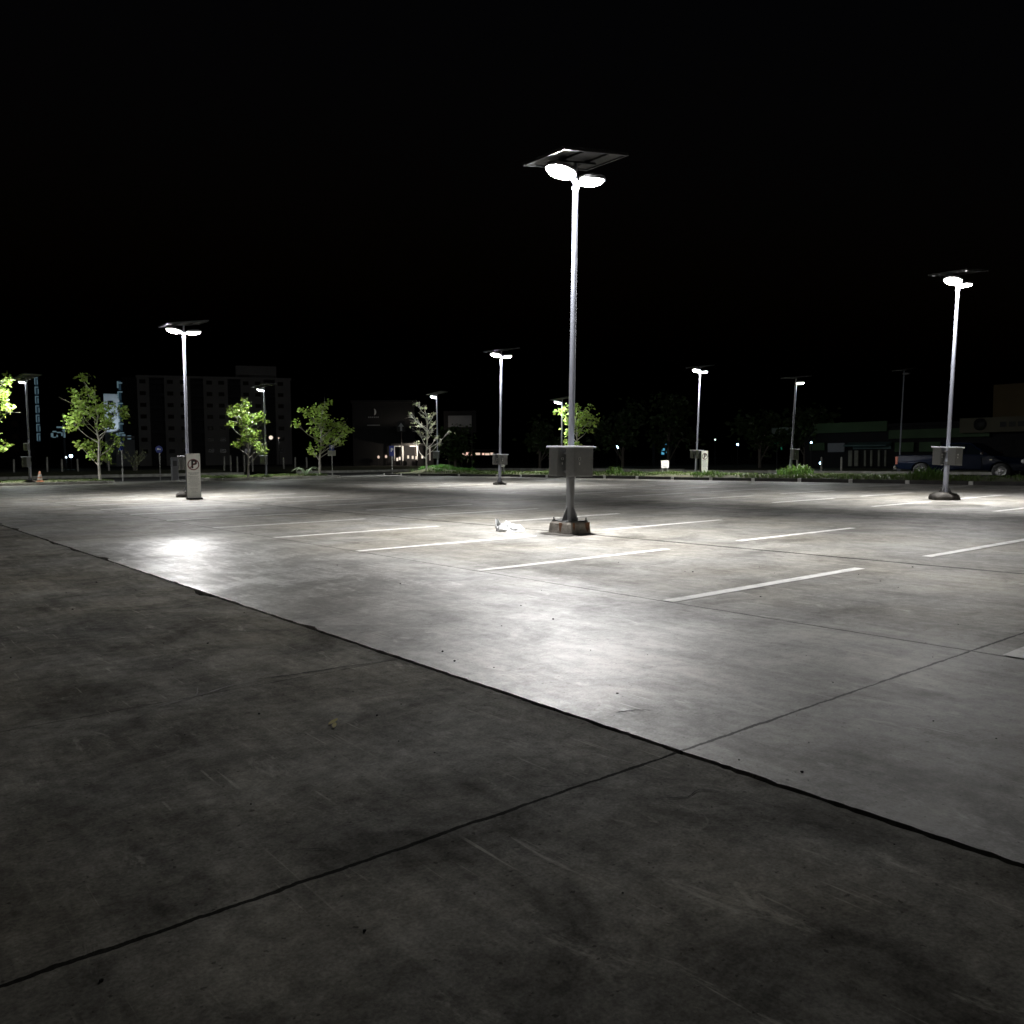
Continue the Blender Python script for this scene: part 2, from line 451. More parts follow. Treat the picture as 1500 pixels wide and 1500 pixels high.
def kerb_run(name, pts, h=.14, w=.16, seg=2.35, z=0., paint=False):
    """kerb stones laid end to end with open gaps, some painted at the ends"""
    mb = MB()
    for a, b in zip(pts[:-1], pts[1:]):
        a = Vector((*a, 0)); b = Vector((*b, 0)); Ln = (b - a).length; d = (b - a) / Ln
        n = max(1, round(Ln / seg)); s = Ln / n
        Mx0 = Matrix.Rotation(math.atan2(d.y, d.x), 4, 'Z')
        for i in range(n):
            c = a + d * (i + .5) * s
            hh = h + rnd(-.012, .012); tl = rnd(-.006, .006)
            Mx = T(c.x, c.y, z + hh / 2 - .03) @ Mx0 @ RY(tl)
            gap = .17 if paint else .015
            mb.box((0, 0, 0), (s - gap, w, hh + .06), 0, Mx, .018)
            if paint:
                mb.box((s / 2, 0, -.0), (.15, w + .02, hh + .05), 1, Mx, .012)
    return mb.build(name, [M['kerbd' if paint else 'kerb'], M['kerbw']], kind='structure')

kerb_run("kerb", [(32.42, -40), (32.42, 41.3), (31.9, 44.6), (31.0, 47.9), (31.0, 52.4)], paint=True)
kerb_run("kerb", [(-60, 48.1), (11.6, 48.1), (12.15, 48.9), (12.15, 52.2)])
kerb_run("kerb", [(17.4, 52.2), (17.4, 48.9), (17.9, 48.3), (25.0, 48.3), (25.6, 48.9), (25.6, 52.3)])
kerb_run("kerb", [(37.75, -60), (37.75, 52.4), (31.1, 52.4)])
kerb_run("kerb", [(-60, 52.45), (12.1, 52.45)])
kerb_run("kerb", [(17.5, 52.5), (25.5, 52.5)])
kerb_run("kerb", [(-80, 66.9), (26.5, 66.9)], h=.2)
kerb_run("kerb", [(31, 66.9), (48.5, 66.9), (48.6, 40)], h=.2)
kerb_run("kerb", [(48.6, 40), (48.6, -50)], h=.14)

def turf(name, u0, v0, u1, v1, base, crown, bumps=(), step=.6):
    nu = max(2, int((u1 - u0) / step)); nv = max(2, int((v1 - v0) / step))
    vs = []; fs = []
    for i in range(nu + 1):
        for j in range(nv + 1):
            a = i / nu; b = j / nv
            u = u0 + (u1 - u0) * a; v = v0 + (v1 - v0) * b
            e = min(1, 4 * min(a, 1 - a) * (u1 - u0) / 3, 4 * min(b, 1 - b) * (v1 - v0) / 3)
            z = base + crown * e + .03 * mnoise.noise((u * .9, v * .9, 1)) * e
            for (bu, bv, br, bh) in bumps:
                z += bh * math.exp(-((u - bu) ** 2 + (v - bv) ** 2) / br ** 2)
            vs.append((u, v, z))
    for i in range(nu):
        for j in range(nv):
            k = i * (nv + 1) + j
            fs.append((k, k + nv + 1, k + nv + 2, k + 1))
    mb = MB(); mb.add(vs, fs, 0, True)
    return mb.build(name, M['turf'], kind='structure', recalc=False)

def island_z(u, v):
    z = .19
    for (bu, bv, br, bh) in BUMPS: z += bh * math.exp(-((u - bu) ** 2 + (v - bv) ** 2) / br ** 2)
    return z
BUMPS = [(34.2, 50.4, 1.7, .35), (36.1, 29.0, 1.2, .05)]
turf("verge_soil", 32.52, -40, 37.66, 52.3, .1, .09, BUMPS)
turf("verge_soil", 31.1, 48.0, 32.5, 52.3, .1, .06, BUMPS)
turf("verge_soil", -60, 48.2, 12.05, 52.35, .1, .08)
turf("verge_soil", 17.5, 48.4, 25.5, 52.4, .1, .08)
turf("far_verge", -80, 67.0, 27, 110, .12, .32, step=2.)
turf("far_verge", 30.5, 67.0, 49, 110, .12, .3, step=2.)
turf("far_verge", 48.7, -60, 90, 66.9, .04, .05, step=2.)

def blades(name, areas, n, mat, hmin, hmax, w=.012, zf=None, label="", cat="grass"):
    mb = MB(); vs = []; fs = []
    for _ in range(n):
        u0, v0, u1, v1 = random.choices(areas, [(a[2] - a[0]) * (a[3] - a[1]) for a in areas])[0]
        for t_ in range(40):
            u, v = rnd(u0, u1), rnd(v0, v1)
            if mnoise.noise((u * .5, v * .5, 3)) + .5 * mnoise.noise((u * 1.7, v * 1.7, 8)) > rnd(-.35, .25): break
        z = (zf or island_z)(u, v) - .06
        h = rnd(hmin, hmax) * (.7 + .6 * max(0, mnoise.noise((u * .8, v * .8, 9)) + .4))
        for k in range(3):
            an = rnd(0, 6.28); dx, dy = math.cos(an), math.sin(an); le = rnd(.3, .9) * h
            ww = w * rnd(.7, 1.5)
            b = len(vs)
            ox, oy = rnd(-.05, .05), rnd(-.05, .05)
            vs += [(u + ox - dy * ww, v + oy + dx * ww, z), (u + ox + dy * ww, v + oy - dx * ww, z),
                   (u + ox + dx * le * .4 + dy * ww * .7, v + oy + dy * le * .4 - dx * ww * .7, z + h * .7),
                   (u + ox + dx * le * .4 - dy * ww * .7, v + oy + dy * le * .4 + dx * ww * .7, z + h * .7),
                   (u + ox + dx * le, v + oy + dy * le, z + h)]
            fs += [(b, b + 1, b + 2, b + 3), (b + 3, b + 2, b + 4)]
    mb.add(vs, fs)
    o = mb.build(name, mat, recalc=False)
    return tag(o, label, cat, kind='stuff')

blades("grass", [(32.6, 4, 37.5, 42), (32.6, 42, 37.5, 52)], 9000, M['grass'], .06, .2,
       label="patchy short grass growing along the right hand verge behind the kerb")
blades("grass", [(33.0, 48.6, 36.4, 52.0)], 1800, M['grassb'], .12, .3,
       label="bright green grass on the mound round the single-head lamp post")
blades("grass", [(17.6, 48.5, 24.6, 52.3)], 2200, M['grass'], .05, .17,
       label="short grass on the small kerbed island under the two leafy trees")
blades("grass", [(-4, 48.3, 12, 52.2)], 2600, M['grass'], .04, .11,
       label="thin dry grass on the left kerbed island round the traffic cone")

# ------------------------------------------------------------------ lamp posts
LX, LY = .776, -.63          # direction in which the posts lean a little

def lamp_head(root, x, side, tilt, mat, name_z, power=0., cone=132.):
    """LED flood head at local (x) pointing along side*x; lens face down and outwards"""
    Mx = T(x, 0, name_z) @ RY(-side * tilt) @ T(side * .20, 0, 0)
    mb = MB()
    # tapered oval housing
    prof = [(.30, .0), (.315, .02), (.30, .055), (.22, .085), (.08, .10)]
    n = 20; vs = []; fs = []
    for r, z in prof:
        for k in range(n):
            a = 2 * math.pi * k / n
            vs.append((r * .80 * math.cos(a), r * .66 * math.sin(a), z))
    for i in range(len(prof) - 1):
        for k in range(n):
            j = (k + 1) % n; fs.append((i * n + k, i * n + j, i * n + n + j, i * n + n + k))
    fs.append(tuple((len(prof) - 1) * n + k for k in range(n)))
    mb.add(vs, fs, 0, True, Mx)
    # rim under the housing
    vs = []; fs = []
    for r in (.30, .262):
        for k in range(n):
            a = 2 * math.pi * k / n; vs.append((r * .80 * math.cos(a), r * .66 * math.sin(a), .0))
    for k in range(n):
        j = (k + 1) % n; fs.append((k, j, n + j, n + k))
    mb.add(vs, fs, 0, False, Mx)
    head = mb.build("lamp_head", M['head'], root)
    lb = MB(); prof = [(.26, -.001), (.235, -.032), (.15, -.052)]
    vs = []; fs = []; n = 14
    for r, z in prof:
        for k in range(n):
            a = 2 * math.pi * k / n; vs.append((r * .80 * math.cos(a), r * .66 * math.sin(a), z))
    for i in range(len(prof) - 1):
        for k in range(n):
            j = (k + 1) % n; fs.append((i * n + k, i * n + n + k, i * n + n + j, i * n + j))
    fs.append(tuple(reversed([(len(prof) - 1) * n + k for k in range(n)])))
    lb.add(vs, fs, 0, True, Mx)
    lb.build("lens", mat, head, recalc=True)
    if power > 0:
        d = bpy.data.lights.new("led_array", 'SPOT'); d.energy = power; d.color = (1., .985, .97)
        d.spot_size = math.radians(cone); d.spot_blend = .65; d.shadow_soft_size = .12
        o = bpy.data.objects.new("led_array", d); COL.objects.link(o); o.parent = head
        o.matrix_local = Mx @ T(0, 0, -.06) @ Matrix.Diagonal((.43 if cone < 140 else .3, 1., 1., 1.))

def cabinet(root, c, d, lockface):
    """battery cabinet with a slightly overhanging lid and a quarter-turn lock"""
    x, y, z = c
    mb = MB(); mb.box(c, d, 0, None, .006)
    body = mb.build("battery_cabinet", M['cab'], root)
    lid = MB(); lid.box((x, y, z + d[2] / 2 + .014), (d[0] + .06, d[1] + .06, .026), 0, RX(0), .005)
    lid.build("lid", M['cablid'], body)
    k = MB(); k2 = MB()
    lx = x - d[0] * .25
    k.lathe([(.0, -.016), (.017, -.016), (.021, 0), (.021, .006)], 10, 0, T(lx, y - d[1] / 2 - .008, z + .05) @ RX(math.pi / 2))
    k2.box((lx, y - d[1] / 2 - .006, z - .02), (.012, .01, .035), 0)
    k.build("lock", M['steel'], body); k2.build("lock_flap", M['steel'], body)
    s2 = MB(); s2.box((x, y - d[1] / 2 - .002, z), (d[0] - .03, .004, d[2] - .04), 0, None, .002)
    s2.build("cabinet_door", M['cab'], body)

def solar_panel(root, c, size, tilt):
    Mx = T(*c) @ RY(-tilt)
    mb = MB()
    mb.box((0, 0, 0), (size[0], size[1], .012), 0, Mx)
    p = mb.build("solar_panel", M['pv'], root)
    fr = MB()
    sx, sy = size
    for (cx, cy, dx, dy) in ((0, sy / 2, sx + .05, .035), (0, -sy / 2, sx + .05, .035), (sx / 2, 0, .035, sy - .036), (-sx / 2, 0, .035, sy - .036)):
        fr.box((cx, cy, -.002), (dx, dy, .045), 0, Mx)
    for cx in (-sx / 5, sx / 5): fr.box((cx, 0, -.02), (.035, sy - .05, .026), 0, Mx)
    fr.box((0, 0, -.048), (sx * .6, .05, .028), 0, Mx)
    fr.build("panel_frame", M['pvf'], p)
    ce = MB(); ce.box((0, 0, .0085), (sx - .04, sy - .04, .004), 0, Mx)
    ce.build("solar_cells", M['pvc'], p)

def lamp_post(loc, H, lean, label, heads, mats, foot, cab='pair', psize=(1.25, .85), ptilt=.16, rotz=0., small_box=False, upper=.045, power=2800., cone=132.):
    lx, ly = LX * lean / H, LY * lean / H
    root = empty("lamp_post", loc, label, "lamp post", "solar lamp posts", rot=(-ly, lx, rotz))
    mb = MB(); mb.tube([(0, 0, 1.05), (0, 0, 3), (0, 0, H - .12)], [upper, upper * .94, upper * .86], 18)
    mb.tube([(0, 0, H - .14), (0, 0, H - .10)], [upper * 1.15, upper * 1.15], 18)
    pole = mb.build("pole", M['polep'], root)
    mb = MB(); mb.tube([(0, 0, .0), (0, 0, 1.0), (0, 0, 1.08)], [.064, .064, upper * 1.05], 20)
    mb.build("pole_sleeve", M['poledark'] if foot == 'block' else M['polep'], root)
    mb = MB()
    for side, tilt in heads:
        mb.tube([(0, 0, H - .05), (side * .12, 0, H + .02)], [.026, .024], 10)
    mb.tube([(0, 0, H - .12), (0, 0, H + .26)], [upper * .8, .022], 12)
    mb.build("arm", M['polep'], root)
    for side, tilt in heads:
        lamp_head(root, side * .10, side, tilt, mats[side], H + .02, power, cone)
    solar_panel(root, (.0, 0, H + .30), psize, ptilt)
    if cab == 'pair':
        cabinet(root, (0, -.185, 1.07), (.38, .19, .42), -1)
        cabinet(root, (0, .185, 1.07), (.38, .19, .42), -1)
        for zz in (.93, 1.2):
            mb = MB(); mb.box((0, 0, zz), (.14, .17, .03)); mb.build("cabinet_bracket", M['poledark'], root)
    elif cab == 'single':
        cabinet(root, (0, -.17, 1.0), (.44, .2, .5), -1)
        for zz in (.86, 1.14):
            mb = MB(); mb.box((0, -.06, zz), (.15, .05, .03)); mb.build("cabinet_bracket", M['poledark'], root)
    if small_box:
        mb = MB(); mb.box((0, -.12, 1.78), (.34, .14, .36), 0, None, .01)
        mb.build("control_box", M['cab'], root)
    # footing
    if foot == 'block':
        mb = MB(); s = .235
        ring = lambda z, q, j: [(-q + .05, -q + j, z), (q - .05, -q, z), (q, -q + .06, z), (q - j, q - .05, z), (q - .06, q, z), (-q + .05, q - j, z), (-q, q - .05, z), (-q + j, -q + .05, z)]
        vs = ring(-.03, s + .015, .01) + ring(.03, s + .012, 0) + ring(.16, s, .008) + ring(.185, s - .018, .0)
        fs = [tuple(range(24, 32))]
        for r in range(3):
            for i in range(8):
                j = (i + 1) % 8; fs.append((r * 8 + i, r * 8 + j, r * 8 + 8 + j, r * 8 + 8 + i))
        mb.add(vs, fs)
        ft = mb.build("footing", M['foot'], root)
        for (px, py, w, hh) in ((-.17, -.236, .05, .12), (.08, -.236, .10, .15)):
            rb = MB(); rb.add([(px, py - .006, .185), (px + w, py - .006, .185), (px + w * .8, py - .012, .185 - hh * .7), (px + w * .45, py - .015, .185 - hh), (px + w * .1, py - .011, .185 - hh * .55)], [(0, 1, 2, 3, 4)]); rb.build("rust_streak", M['rust'], ft, recalc=False)
        rb = MB(); rb.add([(-.241, -.1, .18), (-.241, -.02, .18), (-.247, -.04, .07), (-.249, -.07, .04)], [(0, 1, 2, 3)])
        rb.build("rust_streak", M['rust'], ft, recalc=False)
        for sx in (-1, 1):
            for sy in (-1, 1):
                b = MB(); b.tube([(sx * .17, sy * .17, .17), (sx * .17, sy * .17, .215)], [.018, .018], 6, smooth=False)
                b.tube([(sx * .17, sy * .17, .21), (sx * .17, sy * .17, .25)], [.009, .009], 8)
                b.build("bolt", M['poledark'], ft)
        pl = MB(); pl.box((0, 0, .194), (.38, .38, .016))
        pl.build("base_plate", M['poledark'], root)
        z0 = .2
        sk = MB(); vs = []; fs = []
        n = 30
        for k in range(n):
            a = 2 * math.pi * k / n
            sq = 1 / max(abs(math.cos(a)), abs(math.sin(a)))
            vs.append((math.cos(a) * .25 * sq, math.sin(a) * .25 * sq, .022))
            rr = .25 * sq + .06 + .07 * (mnoise.noise((math.cos(a) * 2, math.sin(a) * 2, 1)) + .5)
            vs.append((math.cos(a) * rr, math.sin(a) * rr, .003))
        for k in range(n):
            j = (k + 1) % n; fs.append((2 * k, 2 * k + 1, 2 * j + 1, 2 * j))
        sk.add(vs, fs); sk.build("dirt_skirt", M['footd'], root, recalc=False)
    elif foot == 'bag':
        mb = MB(); vs = []; fs = []; n = 28
        prof = [(.33, -.02), (.345, .05), (.32, .12), (.25, .165), (.1, .185), (.0, .19)]
        for r, z in prof:
            for k in range(n):
                a = 2 * math.pi * k / n
                q = 1 + .10 * mnoise.noise((math.cos(a) * 1.5, math.sin(a) * 1.5, z * 4)) + .10 * math.cos(4 * a)
                vs.append((r * q * math.cos(a), r * q * math.sin(a), z + .02 * mnoise.noise((math.cos(a) * 3, math.sin(a) * 3, 2))))
        for i in range(len(prof) - 1):
            for k in range(n):
                j = (k + 1) % n; fs.append((i * n + k, i * n + j, i * n + n + j, i * n + n + k))
        mb.add(vs, fs, 0, True); mb.build("footing", M['footd'], root); z0 = .15
    elif foot == 'flat':
        mb = MB(); mb.box((0, 0, .03), (.62, .16, .09), 0, RZ(.3), .02); mb.box((0, 0, .035), (.16, .62, .09), 0, RZ(.3), .02)
        mb.box((0, 0, .08), (.3, .3, .05), 0, None, .012)
        mb.build("footing", M['footd'], root); z0 = .09
    else:
        mb = MB(); mb.lathe([(.3, -.1), (.27, .03), (.17, .08), (0, .085)], 16); mb.build("footing", M['footd'], root); z0 = .06
    for k in range(4):
        mb = MB(); Mx = RZ(k * math.pi / 2 + math.pi / 4 * (foot == 'block') * 0)
        mb.add([(.05, -.006, z0), (.165, -.006, z0), (.165, -.006, z0 + .015), (.06, -.006, z0 + .22),
                (.05, .006, z0), (.165, .006, z0), (.165, .006, z0 + .015), (.06, .006, z0 + .22)],
               [(0, 1, 2, 3), (7, 6, 5, 4), (0, 4, 5, 1), (1, 5, 6, 2), (2, 6, 7, 3)], 0, False, Mx)
        mb.build("gusset", M['poledark'], root)
    return root

TW = [(-1, .17), (1, .12)]
PF = 2400.
led = {-1: M['led'], 1: M['ledin']}; far = {-1: M['ledfar'], 1: M['ledfar']}; off = {-1: M['ledoff'], 1: M['ledoff']}
lamp_post((8.64, 9.28, 0), 5.17, .116, "tall twin-head lamp post nearest the camera, on a rust-stained square concrete footing", TW, led, 'block')
lamp_post((21.63, 9.58, 0), 5.26, .21, "twin-head lamp post on a rounded dark footing in front of the blue pickup truck", TW, led, 'bag')
lamp_post((9.03, 27.44, 0), 5.15, .03, "twin-head lamp post standing right behind the larger white no-parking pillar", TW, led, 'bag')
lamp_post((22.53, 28.57, 0), 5.42, .13, "twin-head lamp post on a flat cross-shaped foot, between the bare-branched tree and the nearest post", TW, led, 'flat')
lamp_post((36.19, 29.0, .16), 5.42, .22, "twin-head lamp post on the grass verge beside the smaller no-parking pillar", TW, led, 'mound')
lamp_post((8.23, 48.9, .16), 5.0, -.06, "single-head lamp post beside the orange and white traffic cone at far left", [(-1, .20)], far, 'mound', 'single', power=PF, rotz=-1.2, small_box=True)
lamp_post((20.93, 49.37, .16), 5.16, .14, "single-head lamp post just right of the bright leafy tree in front of the apartment block", [(-1, .20)], far, 'mound', 'single', power=PF, rotz=-1.2, small_box=True)
lamp_post((34.4, 50.8, .40), 5.1, .08, "single-head lamp post on the green grass mound behind the bare-branched tree", [(-1, .20)], far, 'mound', 'single', power=PF, rotz=-1.2)
lamp_post((36.1, 39.5, .18), 4.33, .18, "short single-head lamp post half hidden behind the pole of the nearest lamp post", [(-1, .20)], far, 'mound', 'single', power=PF, rotz=-1.2)
lamp_post((36.8, 23.7, .18), 4.45, .24, "single-head lamp post facing right, rising from a bright weed clump", [(1, .14)], far, 'mound', 'single', power=PF, cone=150.)
lamp_post((51.5, 25.6, 0), 6.0, .2, "unlit lamp post standing in the dark in front of the green shop fascias", [(1, .12)], off, 'mound', None, power=0.)

# ------------------------------------------------------------------ no-parking pillars
def text_mesh(body, size):
    cu = bpy.data.curves.new("letter", 'FONT'); cu.body = body; cu.size = size
    cu.align_x = 'CENTER'; cu.align_y = 'CENTER'; cu.extrude = .0015; cu.offset = size * .035
    ob = bpy.data.objects.new("letter", cu); COL.objects.link(ob)
    dg = bpy.context.evaluated_depsgraph_get()
    me = bpy.data.meshes.new_from_object(ob.evaluated_get(dg))
    vs = [v.co.copy() for v in me.vertices]; fs = [tuple(p.vertices) for p in me.polygons]
    bpy.data.objects.remove(ob); bpy.data.curves.remove(cu); bpy.data.meshes.remove(me)
    return vs, fs

def pillar(loc, w, d, H, rotz, label, seed):
    root = empty("no_parking_pillar", loc, label, "sign", "no-parking pillar signs", rot=(0, 0, rotz))
    rs = random.Random(seed)
    mb = MB(); mb.box((0, d / 2 + .012, H / 2 - .01), (w + .02, d, H - .03), 0, None, .012)
    mb.box((.01, d / 2 + .01, .02), (w + .07, d + .05, .05), 0, None, .01)
    mb.build("pillar_body", M['darkbox'], root)
    F = RX(.012)
    mb = MB(); mb.box((0, 0, H / 2 + .01), (w, .022, H - .03), 0, F, .006)
    p = mb.build("sign_face", M['white'], root)
    yf = -.0135
    r = w * .43; cz = H * .755
    mb = MB(); n = 40; vs = []; fs = []
    for rr in (r, r * .82):
        for k in range(n):
            a = 2 * math.pi * k / n; vs.append((rr * math.cos(a), yf, cz + rr * math.sin(a)))
    for k in range(n):
        j = (k + 1) % n; fs.append((k, j, n + j, n + k))
    mb.add(vs, fs, 0, False, F)
    mb.build("prohibition_ring", M['red'], p, recalc=False)
    tv, tf = text_mesh("P", r * 1.95)
    mb = MB(); mb.add(tv, tf, 0, False, F @ T(.012, yf - .001, cz) @ RX(math.pi / 2))
    mb.build("letter", M['black'], p, recalc=False)
    mb = MB(); mb.box((0, 0, 0), (r * 1.75, .002, r * .15), 0, F @ T(0, yf - .004, cz) @ RY(math.radians(-45)))
    mb.build("prohibition_slash", M['red'], p)
    # lines of small print, too small to read in the photograph
    mb = MB()
    rows = [(.575, .016, .8), (.548, .016, .55)] + [(.50 - .026 * i, .0085, q) for i, q in enumerate((.8, .55, .78, .7, .84, .6, .82, .8, .5))] + [(.235 - .03 * i, .008, q) for i, q in enumerate((.6, .5, .35, .45))]
    for zf, hh, wf in rows:
        x = -w * wf / 2; e = w * wf / 2; z = zf * H
        while x < e:
            L_ = min(rs.uniform(.015, .05), e - x)
            if L_ > .006: mb.box((x + L_ / 2, yf - .0008, z), (L_, .0012, hh * rs.uniform(.8, 1.)), 0, F)
            x += L_ + .009
    mb.build("small_print", M['ink'], p)
    return root
pillar((8.60, 25.6, 0), .385, .17, 1.37, math.radians(-12), "larger white no-parking pillar with a circled P, standing on the lot at left", 3)
pillar((36.1, 28.35, .2), .40, .15, 1.22, math.radians(-16), "smaller white no-parking pillar standing in the verge grass, right of centre", 5)

# grey ticket pillar on the driveway island
r = empty("ticket_machine", (15.2, 48.3, .0), "dark grey ticket pillar half hidden behind the left lamp post", "ticket machine")
mb = MB(); mb.box((0, 0, .68), (.34, .26, 1.36), 0, None, .03); mb.build("housing", M['greyplas'], r)
mb = MB(); mb.box((-.02, -.134, 1.02), (.22, .008, .3), 0, None, .003); mb.build("display_panel", M['trim'], r)
mb = MB(); mb.box((0, 0, .04), (.42, .34, .1), 0, None, .02); mb.build("plinth", M['kerb'], r)

# blue signs on thin posts
def blue_sign(loc, H, label, w, h, rnd_=False, back=None, rotz=-.67):
    r = empty("sign_post", loc, label, "road sign", "blue signs on thin posts", rot=(0, 0, rotz))
    mb = MB(); mb.tube([(0, 0, -.1), (0, 0, H)], [.03, .028], 10); mb.build("post", M['thinpost'], r)
    mb = MB()
    if rnd_:
        mb.lathe([(0, -.008), (w / 2, -.008), (w / 2, .008), (0, .008)], 24, 0, T(0, -.045, H - h / 2) @ RX(math.pi / 2), False)
    else:
        mb.box((0, -.045, H - h / 2), (w, .014, h), 0, None, .005)
    p = mb.build("sign_plate", M['blue'], r)
    mb = MB()
    if rnd_:
        mb.box((.0, -.056, H - h / 2), (w * .5, .004, h * .13), 0); mb.box((-w * .12, -.056, H - h * .4), (w * .2, .004, h * .1), 0)
    else:
        tv, tf = text_mesh("P", w * 1.0)
        mb.add(tv, tf, 0, False, T(.02, -.056, H - h * .42) @ RX(math.pi / 2))
    mb.build("sign_mark", M['bluew'], p, recalc=False)
    if back:
        mb = MB(); mb.box((-.02, .05, H - h - .16), (.5, .05, .34), 0, None, .01); mb.build("meter_box", M['boards'], r)
blue_sign((12.55 * 1.03, 48.55 * 1.03, .15), 2.15, "thin post with a small blue plate, right of the leafy tree at far left", .24, .52)
blue_sign((25.15, 49.0, .15), 1.92, "thin post with a blue P plate and a box, right of the forked leafy tree", .3, .36, back=True)
blue_sign((31.4, 52.1, .12), 1.95, "thin post with a tall blue plate in front of the warm-lit house", .34, .72)
blue_sign((15.4, 51.6, .0), 2.05, "round blue sign on a post behind the grey ticket pillar", .42, .42, True)

# traffic cone
r = empty("traffic_cone", (8.62, 48.35 + .3, .15), "orange and white traffic cone standing on the left kerbed island", "traffic cone")
mb = MB(); mb.box((0, 0, .02), (.34, .34, .04), 0, None, .012); mb.build("cone_base", M['cone'], r)
mb = MB(); mb.lathe([(.135, .04), (.105, .19), (.062, .40), (.028, .55), (.02, .56)], 20); mb.build("cone_body", M['cone'], r)
mb = MB(); mb.lathe([(.092, .265), (.066, .392)], 20, 0); mb.lathe([(.124, .115), (.108, .19)], 20, 0); mb.build("reflective_band", M['conew'], r)

# ------------------------------------------------------------------ litter on the slab
def plastic_bag():
    mb = MB(); vs = []; fs = []; nu, nv = 30, 16
    for i in range(nu + 1):
        for j in range(nv + 1):
            a = 2 * math.pi * i / nu; t = j / nv
            rr = .17 * math.sin(math.pi * (.5 + .5 * t)) if t > .02 else .18
            nz = .45 * mnoise.noise((math.cos(a) * 1.6, math.sin(a) * 1.6, t * 3)) + .22 * mnoise.noise((math.cos(a) * 4, math.sin(a) * 4, t * 7))
            rr *= 1 + .6 * nz
            x = math.cos(a) * rr * 1.15; y = math.sin(a) * rr * .75
            z = .075 * math.sin(math.pi * .5 * t) * (1 + .9 * nz) + .07 * max(0, -math.cos(a)) * t * (1 - t) * 4 * (.6 + nz)
            vs.append((x, y, max(z, .002)))
    for i in range(nu):
        for j in range(nv):
            k = i * (nv + 1) + j; fs.append((k, k + nv + 1, k + nv + 2, k + 1))
    # knotted ear standing up at one end
    mb.add(vs, fs)
    ear = []; ef = []
    for i in range(7):
        t = i / 6
        for j in range(5):
            s = j / 4 - .5
            ear.append((-.17 - .03 * t + s * .12 * (1 - .6 * t), .02 * math.sin(7 * s + 3 * t) - .02, .03 + .12 * t + .015 * math.sin(9 * s)))
    for i in range(6):
        for j in range(4):
            k = i * 5 + j; ef.append((k, k + 1, k + 6, k + 5))
    mb.add(ear, ef)
    m, nt, b = nodes("thin_white_plastic")
    b.inputs["Base Color"].default_value = (.62, .63, .64, 1); b.inputs["Roughness"].default_value = .3
    n = nt.nodes.new("ShaderNodeTexNoise"); n.inputs["Scale"].default_value = 26
    tc = nt.nodes.new("ShaderNodeTexCoord"); nt.links.new(tc.outputs["Object"], n.inputs["Vector"])
    bp = nt.nodes.new("ShaderNodeBump"); bp.inputs["Strength"].default_value = .6; bp.inputs["Distance"].default_value = .01
    nt.links.new(n.outputs[0], bp.inputs["Height"]); nt.links.new(bp.outputs[0], b.inputs["Normal"])
    o = mb.build("plastic_bag", m, recalc=True)
    o.location = (8.32, 10.25, .003); o.rotation_euler = (0, 0, -.68); o.scale = (1.15, 1.2, 1.25)
    tag(o, "crumpled white plastic bag lying on the concrete left of the nearest lamp post", "plastic bag")
plastic_bag()

pm = MB(); prof = []
import bmesh
bmx = bmesh.new(); bmesh.ops.create_icosphere(bmx, subdivisions=2, radius=1.)
for v in bmx.verts:
    v.co *= 1 + .35 * mnoise.noise(v.co * 1.7); v.co.z *= .6
peb = bpy.data.meshes.new("pebble"); bmx.to_mesh(peb); bmx.free(); peb.materials.append(M['pebble'])
rp = random.Random(21)
for i in range(64):
    o = bpy.data.objects.new("pebble", peb); COL.objects.link(o)
    d = rp.uniform(2.0, 9.5); a = rp.uniform(-.02, 1.38)
    s = rp.choice([.003, .0035, .004, .006]) * (.6 + d * .09)
    o.location = (d * math.sin(a), d * math.cos(a), s * .35 + .001); o.scale = (s * rp.uniform(.8, 1.4), s, s)
    if abs(o.location.x - J1) < .06: o.location.x += .15
    o.rotation_euler = (0, 0, rp.uniform(0, 6))
    tag(o, "tiny dark pebble lying on the bare concrete", "pebble", "pebbles scattered over the concrete")
mb = MB(); vs = []; fs = []
for i in range(9):
    t = i / 8; w = .011 * math.sin(math.pi * t) ** .7
    vs += [(t * .07 - .035, -w, .006 + .008 * t), (t * .07 - .035, w, .009 + .006 * t)]
for i in range(8): fs.append((2 * i, 2 * i + 2, 2 * i + 3, 2 * i + 1))
mb.add(vs, fs)
o = mb.build("fallen_leaf", M['yleaf'], recalc=False); o.location = (1.67, 3.30, 0); o.rotation_euler = (0, 0, .5)
tag(o, "small dry yellow leaf lying on the dark foreground slab", "leaf")
o = mb.build("fallen_leaf", M['yleaf'], recalc=False); o.location = (1.65, 3.25, 0); o.rotation_euler = (0, 0, .9); o.scale = (.7, .8, 1)
tag(o, "smaller dry yellow leaf, nearer the camera of the two on the dark slab", "leaf")

# ------------------------------------------------------------------ trees and plants
def leaf_geo(vs, fs, p, size, rs):
    d = Vector((rs.gauss(0, 1), rs.gauss(0, 1), rs.gauss(-.25, .6))).normalized()
    s = d.cross(Vector((rs.gauss(0, 1), rs.gauss(0, 1), rs.gauss(0, 1)))).normalized()
    n = d.cross(s)
    L_ = size * rs.uniform(.7, 1.3); W = L_ * rs.uniform(.5, .7) * .5
    b = len(vs)
    vs += [p, p + d * L_ * .45 + s * W + n * W * .35, p + d * L_ * .5 - n * 0, p + d * L_ * .45 - s * W + n * W * .35, p + d * L_ - n * L_ * .12]
    fs += [(b, b + 1, b + 4, b + 2), (b, b + 2, b + 4, b + 3)]

